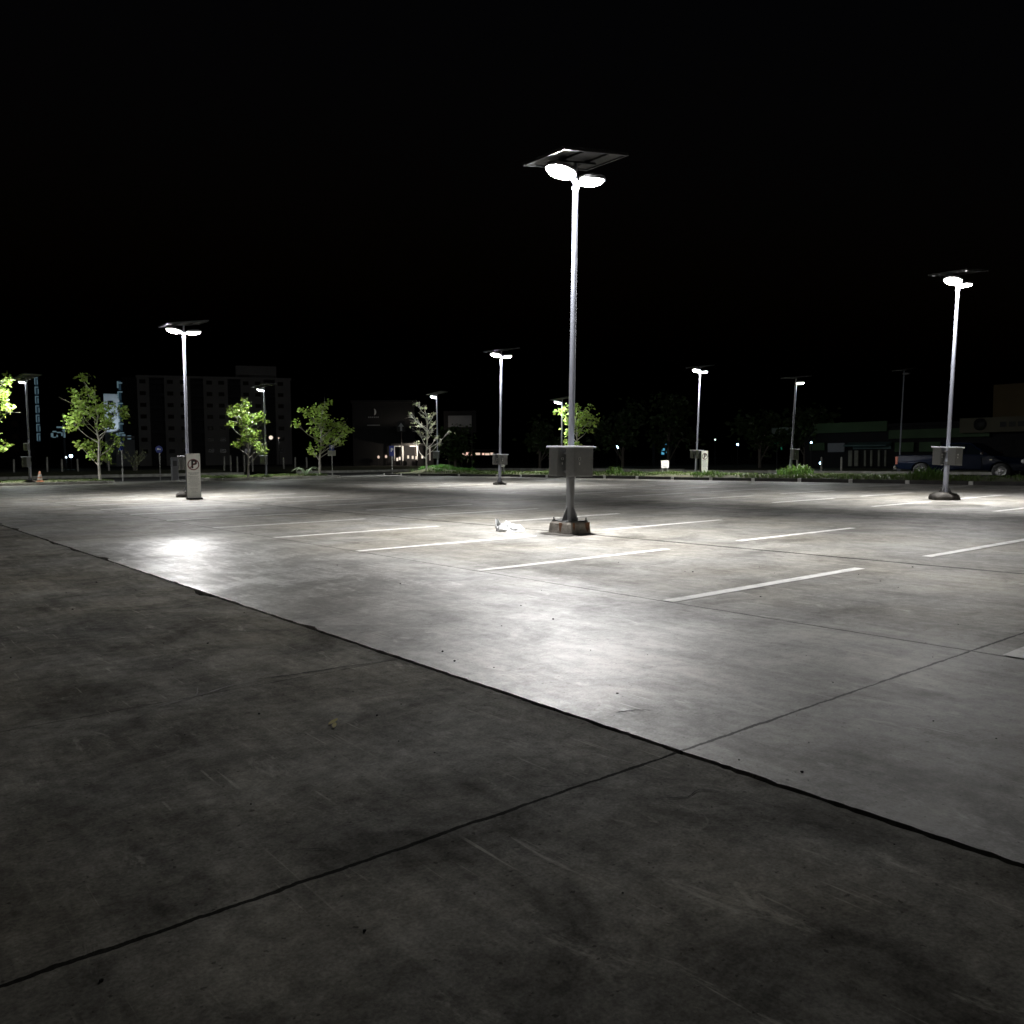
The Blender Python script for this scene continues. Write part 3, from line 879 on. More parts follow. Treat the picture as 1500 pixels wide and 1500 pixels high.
def tree(name, loc, D, clumps, label, seed, lean=(0, 0), leafn=34, lsize=.185, fork=None, bark='bark', leafm='leaf', trunk_r=.06, group="young trees round the car park", twigs=0):
    """clumps: (right px, up px, radius px) seen from the lot; turned into metres at distance D"""
    rs = random.Random(seed)
    k = D / 1244.
    root = empty(name, loc, label, "tree", group)
    R_ = Vector((LX, LY, 0)); B_ = Vector((.63, .776, 0))
    pts = []
    for (x, y, r_) in clumps:
        dep = rs.gauss(0, .45) * max(.4, min(1., (abs(x) + 18) / 30))
        pts.append((R_ * (x * k) + B_ * dep + Vector((0, 0, y * k)), r_ * k))
    top = max(p.z for p, _ in pts)
    tm = MB()
    h0 = min(p.z for p, _ in pts)
    spine = [Vector((0, 0, -.15))]
    n = 7
    cx = sum((p.x for p, _ in pts)) / len(pts); cy = sum((p.y for p, _ in pts)) / len(pts)
    for i in range(1, n + 1):
        t = i / n
        spine.append(Vector((cx * t * .8 + rs.gauss(0, .04), cy * t * .8 + rs.gauss(0, .04), top * .88 * t)))
    tm.tube(spine, [trunk_r * (1.25 if i == 0 else 1) * (1 - .8 * i / n) + .008 for i in range(n + 1)], 9)
    def on_spine(z):
        z = max(.2, min(z, spine[-1].z * .97))
        for a, b in zip(spine[:-1], spine[1:]):
            if a.z <= z <= b.z + 1e-6:
                return a.lerp(b, (z - a.z) / max(b.z - a.z, 1e-4))
        return spine[-1]
    for p, r_ in pts:
        out = Vector((p.x, p.y, 0)).length
        st = on_spine(max(.75, p.z - .35 - out * .55))
        mid = st.lerp(p, .5) + Vector((rs.gauss(0, .05), rs.gauss(0, .05), -.08 * out))
        tm.tube([st, mid, p], [.022 + trunk_r * .18, .016, .007], 6)
        for _ in range(3 + twigs):
            q = p + Vector((rs.gauss(0, 1), rs.gauss(0, 1), rs.gauss(.2, .8))) * r_ * .8
            s0 = mid.lerp(p, rs.uniform(.2, 1.))
            tm.tube([s0, s0.lerp(q, .5) + Vector((0, 0, .03)), q], [.010, .007, .003], 4)
    tm.build("trunk", M[bark], root)
    vs, fs = [], []
    for p, r_ in pts:
        m = int(leafn * 1.75 * (r_ / (9 * k)) ** 1.6) + 5
        subs = [p + Vector((rs.gauss(0, 1), rs.gauss(0, 1), rs.gauss(0, .8))) * r_ * .55 for _ in range(4)]
        for _ in range(m):
            c = rs.choice(subs)
            q = c + Vector((rs.gauss(0, 1), rs.gauss(0, 1), rs.gauss(0, .8))) * r_ * .36
            leaf_geo(vs, fs, q, lsize, rs)
    cm = MB(); cm.add(vs, fs)
    cm.build("crown", M[leafm], root, recalc=False)
    return root

tree("leafy_tree", (6.75, 50.0, .15), 48, [(4, 136, 8), (18, 134, 8), (10, 118, 9), (-2, 108, 9), (23, 108, 7), (6, 92, 9), (21, 96, 8), (-6, 124, 9), (0, 68, 8), (5, 52, 9), (10, 46, 8), (-10, 60, 8), (-14, 90, 9), (-18, 110, 9), (-22, 76, 8)],
     "leafy tree cut off by the left edge of the picture", 11, leafn=44)
tree("leafy_tree", (11.75, 49.9, .15), 51.3, [(-12, 133, 7), (-14, 120, 10), (-25, 110, 9), (-20, 97, 12), (-33, 86, 11), (-8, 97, 11), (8, 97, 11), (20, 87, 11), (-15, 80, 12), (0, 80, 12), (24, 76, 9), (-29, 73, 9), (10, 72, 10), (-18, 49, 11), (-31, 46, 9), (-5, 46, 10), (13, 52, 8), (-10, 36, 8), (4, 30, 6), (28, 92, 7)],
     "tallest leafy tree, between the traffic cone and the small blue sign plate", 12, leafn=40)
tree("leafy_tree", (19.6, 48.9, .15), 52.5, [(0, 103, 6), (-22, 97, 9), (-10, 92, 9), (3, 90, 9), (10, 84, 9), (20, 86, 6), (24, 79, 4), (-18, 85, 7), (-24, 74, 5), (-8, 80, 9), (0, 72, 7), (8, 60, 9), (12, 52, 8), (14, 44, 8), (19, 38, 5), (-2, 52, 7), (-5, 64, 6), (-16, 48, 5)],
     "bright leafy tree with a thin straight trunk, left of the apartment block lamp post", 13, leafn=40, trunk_r=.05)
tree("leafy_tree", (24.2, 48.9, .15), 54.0, [(9, 105, 7), (-3, 95, 8), (-14, 90, 9), (-27, 75, 6), (-10, 80, 10), (0, 75, 10), (8, 92, 8), (15, 80, 9), (25, 77, 9), (33, 70, 9), (39, 62, 8), (25, 60, 10), (15, 66, 9), (-8, 60, 8), (-12, 37, 7), (0, 42, 6), (12, 46, 6), (5, 55, 8), (30, 50, 8)],
     "wide leafy tree with a pale forked trunk, left of the blue P plate", 14, leafn=36, trunk_r=.07)
tree("bare_tree", (32.9, 49.9, .25), 59, [(-10, 96, 7), (-2, 94, 4), (-24, 83, 4), (-17, 76, 6), (-10, 70, 6), (-5, 82, 4), (4, 80, 4), (12, 84, 3), (-18, 42, 4), (-8, 58, 5), (5, 58, 5), (14, 50, 4), (20, 42, 4), (0, 50, 5), (34, 58, 2.5), (10, 70, 4), (8, 62, 4)],
     "half bare tree with pale branches and few leaves, on the green grass mound", 15, leafn=5, lsize=.2, trunk_r=.06, twigs=9, leafm='palegreen', bark='palebark')
tree("leafy_tree", (36.6, 38.6, .2), 53.2, [(-22, 88, 6), (-10, 90, 9), (2, 88, 10), (14, 88, 8), (22, 78, 8), (10, 75, 10), (-5, 75, 10), (-14, 72, 6), (-12, 60, 7), (5, 62, 9), (18, 65, 8), (-10, 45, 6), (0, 42, 6), (-14, 38, 4)],
     "leafy tree showing both sides of the nearest lamp post's pole", 16, leafn=44)

# low pale shrub, strap-leaved plant and weed clumps
def sprays(name, loc, n, H, spread, mat, label, cat, seed, w=.05, leafy=True, droop=.3):
    rs = random.Random(seed)
    root = empty(name, loc, label, cat)
    sm = MB(); vs, fs = [], []
    for i in range(n):
        a = rs.uniform(0, 6.28); o = spread * rs.uniform(.25, 1.); h = H * rs.uniform(.6, 1.)
        p0 = Vector((rs.gauss(0, .05), rs.gauss(0, .05), -.05)); p2 = Vector((math.cos(a) * o, math.sin(a) * o, h))
        p1 = Vector((math.cos(a) * o * .35, math.sin(a) * o * .35, h * .62))
        sm.tube([p0, p1, p2], [.016, .011, .005], 5)
        for k in range(16 if leafy else 5):
            t = rs.uniform(.3, 1.05); q = p0.lerp(p1, t * 2) if t < .5 else p1.lerp(p2, t * 2 - 1)
            leaf_geo(vs, fs, q, w * 2, rs)
    sm.build("stems", M['bark'], root)
    lm = MB(); lm.add(vs, fs); lm.build("leaves", M[mat], root, recalc=False)
sprays("shrub", (19.2, 70.6, .35), 26, 1.75, 1.25, 'palegreen', "pale upright shrub on the far verge right of the thin blue-plate post", "shrub", 4, .07)
def strap_plant(loc, n, L_, w, label, seed):
    rs = random.Random(seed); mb = MB()
    for i in range(n):
        a = 6.28 * i / n + rs.uniform(-.3, .3); vs = []; fs = []; le = L_ * rs.uniform(.75, 1.1)
        for k in range(9):
            t = k / 8; x = le * .75 * t; z = le * (1.15 * t - .95 * t * t) + .02
            ww = w * (1 - t) ** .6 * (1 if t > .05 else .7)
            c = Vector((math.cos(a) * x, math.sin(a) * x, z)); s = Vector((-math.sin(a), math.cos(a), 0)) * ww
            vs += [c - s + Vector((0, 0, .02)), c, c + s + Vector((0, 0, .02))]
        for k in range(8):
            b = 3 * k; fs += [(b, b + 3, b + 4, b + 1), (b + 1, b + 4, b + 5, b + 2)]
        mb.add(vs, fs, 0, True)
    o = mb.build("agave_plant", M['agave'], recalc=False); o.location = loc
    tag(o, label, "plant")
strap_plant((23.3, 48.9, .16), 7, 1.35, .085, "grey-green plant with arching strap leaves, left of the forked leafy tree", 2)
strap_plant((24.0, 48.75, .12), 5, .5, .04, "small strap-leaved plant at the foot of the forked leafy tree", 6)
def weed(loc, H, r, n, label, seed):
    rs = random.Random(seed); vs, fs = [], []
    for i in range(n):
        a = rs.uniform(0, 6.28); o = r * math.sqrt(rs.random()); h = H * (1 - .6 * (o / r) ** 2) * rs.uniform(.5, 1.1)
        x, y = math.cos(a) * o, math.sin(a) * o; la = rs.uniform(0, 6.28); le = h * rs.uniform(.2, .7); w = rs.uniform(.012, .028)
        dx, dy = math.cos(la), math.sin(la); b = len(vs)
        vs += [(x - dy * w, y + dx * w, -.05), (x + dy * w, y - dx * w, -.05), (x + dx * le * .4 + dy * w, y + dy * le * .4 - dx * w, h * .7),
               (x + dx * le * .4 - dy * w, y + dy * le * .4 + dx * w, h * .7), (x + dx * le, y + dy * le, h)]
        fs += [(b, b + 1, b + 2, b + 3), (b + 3, b + 2, b + 4)]
    mb = MB(); mb.add(vs, fs); o = mb.build("weed_clump", M['weed'], recalc=False); o.location = loc
    tag(o, label, "weed", "weed clumps on the verge")
weed((34.6, 33.4, .18), .55, .5, 160, "rounded weed clump on the verge right of the nearest lamp post's cabinets", 1)
weed((36.2, 23.0, .18), .6, .85, 300, "bright weed clump at the foot of the right-facing single-head lamp post", 2)
weed((33.6, 15.6, .16), .55, .75, 260, "weed clump on the verge in front of the pickup's rear half", 3)
weed((34.2, 26.6, .18), .3, .9, 240, "low weed patch just right of the smaller no-parking pillar", 4)
weed((34.0, 31.2, .18), .32, .4, 110, "small weed tuft left of the lamp post beside the smaller pillar", 5)

# dark background trees beyond the roads
def bg_tree(loc, H, r, label, seed, n=900, lsize=.5, mat='leafd'):
    rs = random.Random(seed)
    root = empty("background_tree", loc, label, "tree", "dark trees beyond the roads")
    tm = MB(); tm.tube([(0, 0, -.2), (rs.gauss(0, .1), rs.gauss(0, .1), H * .4), (rs.gauss(0, .3), rs.gauss(0, .3), H * .8)], [.16, .11, .04], 8)
    cl = []
    for i in range(14):
        a = rs.uniform(0, 6.28); o = r * rs.uniform(.1, .95); z = H * rs.uniform(.35, .95)
        o *= math.sqrt(max(.1, 1 - ((z / H - .6) / .5) ** 2))
        c = Vector((math.cos(a) * o, math.sin(a) * o, z)); cl.append((c, r * rs.uniform(.22, .4)))
        tm.tube([(0, 0, max(.5, z - o - .5)), c * .55 + Vector((0, 0, z * .35)), c], [.06, .04, .015], 5)
    tm.build("trunk", M['barkd'], root)
    vs, fs = [], []
    for i in range(n):
        c, q = rs.choice(cl)
        leaf_geo(vs, fs, c + Vector((rs.gauss(0, 1), rs.gauss(0, 1), rs.gauss(0, .8))) * q * .6, lsize, rs)
    cm = MB(); cm.add(vs, fs); cm.build("crown", M[mat], root, recalc=False)
BG = [((48.5, 68.5, .3), 3.6, 1.9, "dark bushy tree left of the far flat-footed lamp post, beyond the road"),
      ((55.6, 64.0, .2), 4.4, 2.2, "dim tree between the flat-footed lamp post and the nearest lamp post"),
      ((58.0, 55.0, .1), 6.0, 2.6, "dim tree with a tall crown right of the nearest lamp post's cabinets"),
      ((60.0, 51.2, .1), 6.6, 2.8, "dim tree left of the cyan lit window beyond the side road"),
      ((61.5, 42.5, .1), 4.4, 2.3, "dim tree right of the lamp post on the verge, below two small lights"),
      ((63.5, 39.5, .1), 5.0, 2.4, "dim tree at the left end of the pale green fascia")]
for i, (l, H, r_, lab) in enumerate(BG): bg_tree(l, H, r_, lab, 30 + i)
sprays("shrub", (25.0, 74.5, .4), 18, 1.1, 1.3, 'leafd', "low dark shrub on the far verge behind the larger no-parking pillar", "shrub", 8, .09)

# fence posts on the far verge
def fence_post(u, v, h, label):
    mb = MB(); mb.box((0, 0, h / 2 - .1), (.11, .11, h + .2), 0, None, .012)
    mb.add([(-.055, -.055, h), (.055, -.055, h), (.055, .055, h), (-.055, .055, h), (0, 0, h + .05)], [(0, 1, 4), (1, 2, 4), (2, 3, 4), (3, 0, 4)])
    o = mb.build("fence_post", M['post']); o.location = (u, v, .36); o.rotation_euler = (rnd(-.03, .03), rnd(-.03, .03), rnd(0, .3))
    tag(o, label, "fence post", "fence posts on the far verge")
for rt, v, h, lab in ((.1537, 71, 1.0, "short pale fence post far left, beyond the single-head lamp post"),
                 (.1843, 71, 1.15, "pale fence post right of the traffic cone, beyond the road"),
                 (.1984, 71, 1.0, "pale fence post left of the tallest leafy tree, beyond the road"),
                 (.2137, 71, 1.0, "pale fence post just left of the tallest leafy tree's crown"),
                 (.2446, 71, .9, "fence post between the tallest leafy tree and the thin blue-plate post"),
                 (.372, 72, 1.15, "first pale fence post right of the larger no-parking pillar"),
                 (.380, 72, 1.2, "second pale fence post right of the larger no-parking pillar"),
                 (.388, 72, 1.1, "third pale fence post right of the larger no-parking pillar"),
                 (.3967, 72, 1.2, "pale fence post just left of the thin straight tree trunk"),
                 (.407, 72, 1.15, "pale fence post between the thin tree trunk and the lamp post cabinet"),
                 (.447, 72, 1.0, "dim fence post right of the cabinet before the apartment block"),
                 (.462, 72, 1.0, "dim fence post left of the arching strap-leaved plant"),
                 (.478, 72, 1.0, "dim fence post behind the arching strap-leaved plant")):
    fence_post(v * rt, v, h, lab)
for u, v, lab in ((50.5, 32.0, "short pale post by the side road left of the right-facing lamp post"), (50.6, 30.3, "short pale post by the side road right of the right-facing lamp post"), (50.6, 28.9, "pale post by the side road right of the bright weed clump")):
    mb = MB(); mb.tube([(0, 0, -.1), (0, 0, .85), (0, 0, .9)], [.06, .055, .02], 10)
    o = mb.build("bollard", M['post']); o.location = (u, v, .1); tag(o, lab, "bollard", "bollards by the side road")
def plate_sign(loc, w, h, z, label, rotz):
    r = empty("notice_board", loc, label, "sign", rot=(0, 0, rotz))
    mb = MB()
    for s in (-1, 1): mb.tube([(s * w * .35, .02, -.1), (s * w * .35, .02, z + h / 2)], [.02, .02], 8)
    mb.build("leg", M['thinpost'], r)
    mb = MB(); mb.box((0, -.02, z), (w, .02, h), 0, None, .004); p = mb.build("board", M['white'], r)
    mb = MB()
    for k in range(4): mb.box((0, -.034, z + h * (.3 - .2 * k)), (w * (.7 - .12 * (k % 2)), .003, h * .06))
    mb.build("small_print", M['ink'], p)
plate_sign((37.2, 32.0, .15), .42, .42, .55, "small square notice board on the verge below the cyan window", -.75)
plate_sign((32.9, 41.5, .12), .36, .5, .72, "small upright notice board just left of the flat-footed post's cabinets", -.75)

# ------------------------------------------------------------------ pickup truck
def pickup(loc, rotz, label):
    root = empty("pickup_truck", loc, label, "pickup truck", rot=(0, 0, rotz))
    # local: +x forward, y to the left side, z up; length 5.3
    W = .86
    side = [(-2.62, .55), (-2.66, .75), (-2.63, 1.02), (-2.58, 1.06), (.02, 1.06), (.9, 1.06), (1.25, 1.05), (1.9, 1.0), (2.35, .93), (2.55, .84), (2.62, .68), (2.62, .48),
            (2.5, .40), (2.15, .40)]
    def arch(cx, r, n=9): return [(cx + r * math.cos(math.pi * k / n), .36 + r * math.sin(math.pi * k / n)) for k in range(n + 1)]
    poly = side + [p for p in arch(1.66, .43)] + [(1.15, .40), (-1.1, .40)] + [p for p in arch(-1.52, .43)] + [(-2.0, .42), (-2.5, .45)]
    mb = MB()
    n = len(poly)
    # body sides, bulging a little at the shoulder
    def yw(x, z):
        t = W - .05 * abs((z - .72) / .4) ** 2
        if x > 2.0: t -= .14 * ((x - 2.0) / .6) ** 2
        if x < -2.4: t -= .04
        return t
    vs = [(x, yw(x, z), z) for x, z in poly] + [(x, -yw(x, z), z) for x, z in poly]
    fs = [tuple(range(n)), tuple(reversed(range(n, 2 * n)))]
    for i in range(n):
        j = (i + 1) % n; fs.append((i, i + n, j + n, j))
    mb.add(vs, fs)
    # cab (greenhouse)
    base = [(-.78, 1.055), (1.12, 1.055)]; top = [(-.62, 1.60), (.35, 1.61)]
    cb = [(-.80, W - .06, 1.05), (1.22, W - .08, 1.045), (.42, W - .22, 1.585), (.1, W - .22, 1.63), (-.45, W - .22, 1.63), (-.68, W - .20, 1.58)]
    vs = [(x, y, z) for x, y, z in cb] + [(x, -y, z) for x, y, z in cb]
    fs = [(0, 1, 2, 3, 4, 5), (11, 10, 9, 8, 7, 6)]
    for i in range(6):
        j = (i + 1) % 6; fs.append((i, i + 6, j + 6, j))
    mb.add(vs, fs)
    for xx in (-2.5, -.95): mb.box((xx, 0, 1.075), (.06, 1.5, .03))
    for s in (-1, 1): mb.box((-1.72, s * .79, 1.075), (1.6, .06, .03))
    mb.build("body", M['truck'], root)
    bc = MB(); bc.box((-1.72, 0, 1.072), (1.5, 1.5, .02)); bc.build("bed_matte_sheet", M['tyre'], root)  # matte black sheet added over the solid bed to stop lamp reflections
    # glass, set just proud of the cab
    def quad(pts, off, name, mat, par=root):
        q = MB(); c = [Vector(p) for p in pts]
        nn = (c[1] - c[0]).cross(c[2] - c[0]).normalized()
        if nn.dot(Vector(off)) < 0: nn = -nn
        k = len(c)
        q.add([p + nn * .004 for p in c] + [p + nn * .010 for p in c], [tuple(range(k)), tuple(range(k, 2 * k))] + [(i, (i + 1) % k, k + (i + 1) % k, k + i) for i in range(k)])
        return q.build(name, mat, par)
    for s in (-1, 1):
        f_ = lambda x, z: (x, s * ((W - .07) - .145 * (z - 1.05) / .55), z)
        quad([f_(.30, 1.10), f_(1.0, 1.10), f_(.42, 1.53), f_(.30, 1.55)], (0, s, 0), "side_window", M['glass'])
        quad([f_(-.40, 1.10), f_(.24, 1.10), f_(.24, 1.555), f_(-.40, 1.555)], (0, s, 0), "side_window", M['glass'])
        quad([f_(-.72, 1.12), f_(-.46, 1.10), f_(-.46, 1.55), f_(-.62, 1.53)], (0, s, 0), "side_window", M['glass'])
    quad([(1.18, .66, 1.085), (1.18, -.66, 1.085), (.47, -.56, 1.555), (.47, .56, 1.555)], (1, 0, .6), "windscreen", M['glass'])
    quad([(-.79, .6, 1.12), (-.79, -.6, 1.12), (-.70, -.54, 1.53), (-.70, .54, 1.53)], (-1, 0, .1), "rear_window", M['glass'])
    for s in (-1, 1):
        # door with its outline and handle
        d = MB(); d.box((.36, s * (W + .0), .74), (1.12, .014, .56), 0, None, .006); dd = d.build("door", M['truck'], root)
        h = MB(); h.box((-.05, s * (W + .018), .93), (.17, .025, .035), 0, None, .008); h.build("door_handle", M['chrome'], dd)
        m_ = MB(); m_.box((.98, s * (W + .10), 1.15), (.10, .2, .15), 0, None, .03); m_.tube([(1.0, s * (W - .1), 1.1), (.99, s * (W + .05), 1.12)], [.02, .02], 6)
        m_.build("wing_mirror", M['chrome'], root)
        l = MB(); l.box((2.46, s * .63, .80), (.24, .30, .17), 0, RZ(0), .05); l.build("headlight", M['hlamp'], root)
        l = MB(); l.box((1.28, s * (W + .002), .86), (.10, .02, .05), 0, None, .008); l.build("side_marker", M['amber'], root)
        l = MB(); l.box((-2.60, s * .74, .84), (.12, .17, .36), 0, None, .02); l.build("taillight", M['tlamp'], root)
    b = MB(); b.box((2.60, 0, .53), (.22, 1.72, .24), 0, None, .06); b.build("front_bumper", M['trim'], root)
    b = MB(); b.box((2.70, 0, .60), (.06, 1.5, .05), 0, None, .02); b.build("bumper_strip", M['chrome'], root)
    b = MB(); b.box((-2.68, 0, .52), (.16, 1.66, .18), 0, None, .04); b.build("rear_bumper", M['chrome'], root)
    b = MB(); b.box((2.60, 0, .80), (.06, .9, .16), 0, None, .02); b.build("grille", M['trim'], root)
    for x in (1.66, -1.52):
        for s in (-1, 1):
            Mx = T(x, s * .76, .36) @ RX(-s * math.pi / 2)
            w = MB(); w.lathe([(.2, -.11), (.33, -.11), (.36, -.07), (.36, .07), (.33, .11), (.22, .11)], 30, 0, Mx)
            t = w.build("wheel", M['tyre'], root)
            w = MB(); w.lathe([(0, .085), (.06, .095), (.07, .075), (.17, .09), (.2, .105), (.225, .10), (.225, -.1)], 30, 0, Mx)
            for k in range(6): w.box((.12, 0, .092), (.13, .05, .02), 0, Mx @ RZ(k * math.pi / 3), .006)
            w.build("rim", M['rim'], t)
    root.scale = (1.07, 1.03, 1.0)
    return root
pickup((40.0, 16.8, .0), math.radians(-90), "dark blue pickup truck on the side road behind the right lamp post")

# ------------------------------------------------------------------ buildings far behind
def facade_frame(p0, p1):
    """matrix: x along the facade from p0 to p1, y into the building, z up"""
    a = math.atan2(p1[1] - p0[1], p1[0] - p0[0])
    return a, math.hypot(p1[0] - p0[0], p1[1] - p0[1])

def apartment():
    p0, p1 = (60.3, 217.8), (94.2, 205.4)
    a, W = facade_frame(p0, p1)
    r = empty("apartment_building", (p0[0], p0[1], 0), "long pale apartment block seven storeys high with dark windows, behind the left trees", "building", rot=(0, 0, a))
    px = lambda x: (x - 200) / 225. * W
    bays = [(217, 238), (275, 294), (330, 349), (384, 401)]
    mb = MB()
    xs = [0]
    for b0, b1 in bays: xs += [px(b0), px(b1)]
    xs.append(W)
    H = 21.5
    for i in range(0, len(xs), 2): mb.box(((xs[i] + xs[i + 1]) / 2, 6, H / 2), (xs[i + 1] - xs[i], 12, H))
    mb.box((W / 2, 6.1, H + .25), (W + .4, 12.6, .5)); mb.build("wall", M['plaster'], r)
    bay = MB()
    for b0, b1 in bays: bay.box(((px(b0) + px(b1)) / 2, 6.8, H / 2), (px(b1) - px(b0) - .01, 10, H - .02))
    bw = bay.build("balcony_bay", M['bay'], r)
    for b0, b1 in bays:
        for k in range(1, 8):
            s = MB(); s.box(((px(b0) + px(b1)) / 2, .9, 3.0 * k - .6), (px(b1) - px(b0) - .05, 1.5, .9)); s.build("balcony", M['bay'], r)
    cols = [208, 246.5, 265, 303, 320.5, 357, 375, 409.5]
    for c in cols:
        for k in range(7):
            f_ = MB(); f_.box((px(c), -.03, 20.6 - 2.82 * k - .1), (1.35, .12, .95)); f_.build("window", M['win'], r)
    ph = MB(); ph.box((px(374), 6, 23.6), (px(405) - px(343), 6, 3.2)); ph.box((px(355), 5, 22.4), (3, 4, 1.0)); ph.build("penthouse", M['plaster'], r)
    # darker return wing with a lit blue stair strip
    w = MB(); w.box((-1.75, 4, H / 2), (3.2, 7, H)); w.build("side_wing", M['darkbox'], r)
    rs = random.Random(5)
    for k in range(6):
        g = MB(); z = 7.2 + 2.45 * k
        g.box((-3.85, .6, z), (.55, .3, 2.2)); g.build("stair_window", M['bluelit2'], r)
        g = MB()
        g.box((-4.25, .4, z + .2), (.28, .3, 1.6)); g.box((-3.7, .2, z + .9 - .3 * (k % 2)), (.9, .1, .25))
        g.build("stair_light", M['bluelit'], r)
apartment()

def tower_left():
    p0, p1 = (14.0, 228.0), (40.0, 222.4)
    a, W = facade_frame(p0, p1)
    r = empty("dark_tower", (p0[0], p0[1], 0), "dark tower at the left edge with a lit blue stair strip down its corner", "building", rot=(0, 0, a))
    mb = MB(); mb.box((W / 2 - .8, 7, 10.3), (W - 1.6, 14, 20.6)); mb.build("wall", M['darkwall'], r)
    for k in range(6):
        for j in range(5):
            f_ = MB(); f_.box((3 + 4.6 * j, -.02, 4.2 + 2.9 * k), (1.3, .1, 1.3)); f_.build("window", M['win'], r)
    for k in range(7):
        z = 7.0 + 2.15 * k
        g = MB(); g.box((W - .42, .25, z), (.62, .4, 1.95)); g.build("stair_window", M['bluelit2'], r)
        g = MB(); x0 = W - .75 + .0
        g.box((x0, .02, z), (.16, .1, 1.7)); g.box((W - .4, .02, z + .75), (.6, .1, .16)); g.box((W - .25 + .12 * (k % 2), .0, z - .2), (.14, .1, 1.1))
        g.build("stair_light", M['bluelit'], r)
tower_left()

# floodlit white block and low lit canopies between the two
r = empty("white_block", (54.7, 226.0, 0), "floodlit white block with two dark windows behind the tallest leafy tree", "building", rot=(0, 0, -.25))
mb = MB(); mb.box((1.75, 4, 8.9), (3.5, 8, 17.8)); mb.build("wall", M['whitewall'], r)
for z in (15.6, 12.6, 9.6, 6.6):
    mb = MB(); mb.box((1.5, -.03, z), (1.3, .12, 1.0)); mb.build("window", M['win'], r)
r = empty("lit_canopy", (54.4, 214.0, 0), "low glowing blue-white canopy at the foot of the blue stair strip", "building", rot=(0, 0, -.28))
mb = MB(); mb.box((1.6, 2, 6.9), (4.2, 4, .5)); mb.box((1.6, 3.9, 3.2), (4.2, .3, 6.4)); mb.build("canopy_roof", M['whitewall'], r)
for q in (.2, 1.4, 2.6):
    mb = MB(); mb.box((q, .5, 7.5 - .25 * q), (.8, .3, .9)); mb.build("canopy_light", M['bluelit'], r)
ld = bpy.data.lights.new("floodlight", 'SPOT'); ld.energy = 1500; ld.color = (.72, .88, 1.); ld.spot_size = 1.05; ld.shadow_soft_size = .3
lo = bpy.data.objects.new("floodlight", ld); COL.objects.link(lo); lo.location = (.2, 4.2, 9.5); lo.parent = r
lo.rotation_euler = (math.radians(112), 0, math.radians(17))

r = empty("lit_gantry", (41.2, 219.0, 0), "low gantry with scattered pale blue lights beside the dark tower", "structure", rot=(0, 0, -.2))
mb = MB()
for x in (0, 2.6, 4.2): mb.box((x, 0, 3.4), (.25, .25, 6.8))
mb.box((2.1, 0, 6.6), (4.5, .3, .3)); mb.build("frame", M['darkwall'], r)
rs = random.Random(3)
for x, z, w, h in ((.5, 7.4, .5, .9), (1.0, 8.2, .8, .3), (1.5, 7.2, .3, .5), (1.9, 8.0, .9, .25), (2.5, 7.6, .3, .8), (.9, 6.9, .7, .2), (2.9, 8.5, .7, .2)):
    mb = MB(); mb.box((x, -.2, z), (w, .15, h)); mb.build("lit_panel", M['bluelit'], r)
r = empty("lattice_mast", (44.7, 221.5, 0), "slim lit mast rising between the dark tower and the tallest tree", "mast")
mb = MB(); mb.tube([(0, 0, 0), (0, 0, 12.6)], [.3, .22], 8); mb.build("mast", M['signgrey'], r)
for z, x in ((7.4, 0), (8.6, .0), (9.3, -.8)):
    mb = MB(); mb.box((x, -.4, z), (.35 if x == 0 else 1.6, .2, 1.0 if x == 0 else .35)); mb.build("lit_panel", M['bluelit'], r)

# dark shop block with emblem and arrow sign, in the middle
def mid_block():
    p0, p1 = (45.8, 84.2), (51.6, 80.6)
    a, W = facade_frame(p0, p1)
    r = empty("shop_block", (p0[0], p0[1], 0), "dark windowless block carrying a faint crescent emblem, left of the lit house", "building", rot=(0, 0, a))
    mb = MB(); mb.box((W / 2, 4, 3.7), (W, 8, 7.4)); mb.box((W / 2, 3.9, 7.5), (W + .3, 8.4, .25)); mb.build("wall", M['darkwall'], r)
    # crescent emblem
    mb = MB(); n = 18; vs = []; fs = []
    for k in range(n + 1):
        t = -math.pi / 2 + math.pi * k / n
        vs += [(.26 * math.cos(t), 0, .36 * math.sin(t)), (.07 * math.cos(t), 0, .36 * math.sin(t))]
    vs2 = [(x, -.04, z) for x, _, z in vs]
    b = len(vs)
    for k in range(n): fs.append((2 * k, 2 * k + 2, 2 * k + 3, 2 * k + 1))
    mb.add(vs2, fs, 0, False, T(2.35, -.05, 6.35)); mb.build("emblem", M['whitewall'], r, recalc=False)
    mb = MB()
    for k in range(6): mb.box((1.8 + .2 * k, -.05, 5.78), (.13, .03, .13))
    mb.box((2.3, -.05, 4.9), (1.4, .04, .1))
    mb.build("lettering", M['signgrey'], r)
    s = empty("arrow_sign", (49.2, 79.6, 0), "dark post sign with a pale arrow pointing up, beside the dark shop block", "sign", rot=(0, 0, a))
    mb = MB(); mb.tube([(0, 0, -.1), (0, 0, 5.2)], [.06, .05], 8); mb.build("post", M['darkbox'], s)
    mb = MB(); mb.box((0, -.09, 4.65), (.95, .05, 1.15)); p = mb.build("board", M['darkbox'], s)
    mb = MB(); mb.add([(-.3, -.125, 4.65), (.3, -.125, 4.65), (0, -.125, 5.05)], [(0, 1, 2)]); mb.box((0, -.122, 4.42), (.2, .012, .46)); mb.build("arrow", M['whitewall'], p, recalc=False)
mid_block()

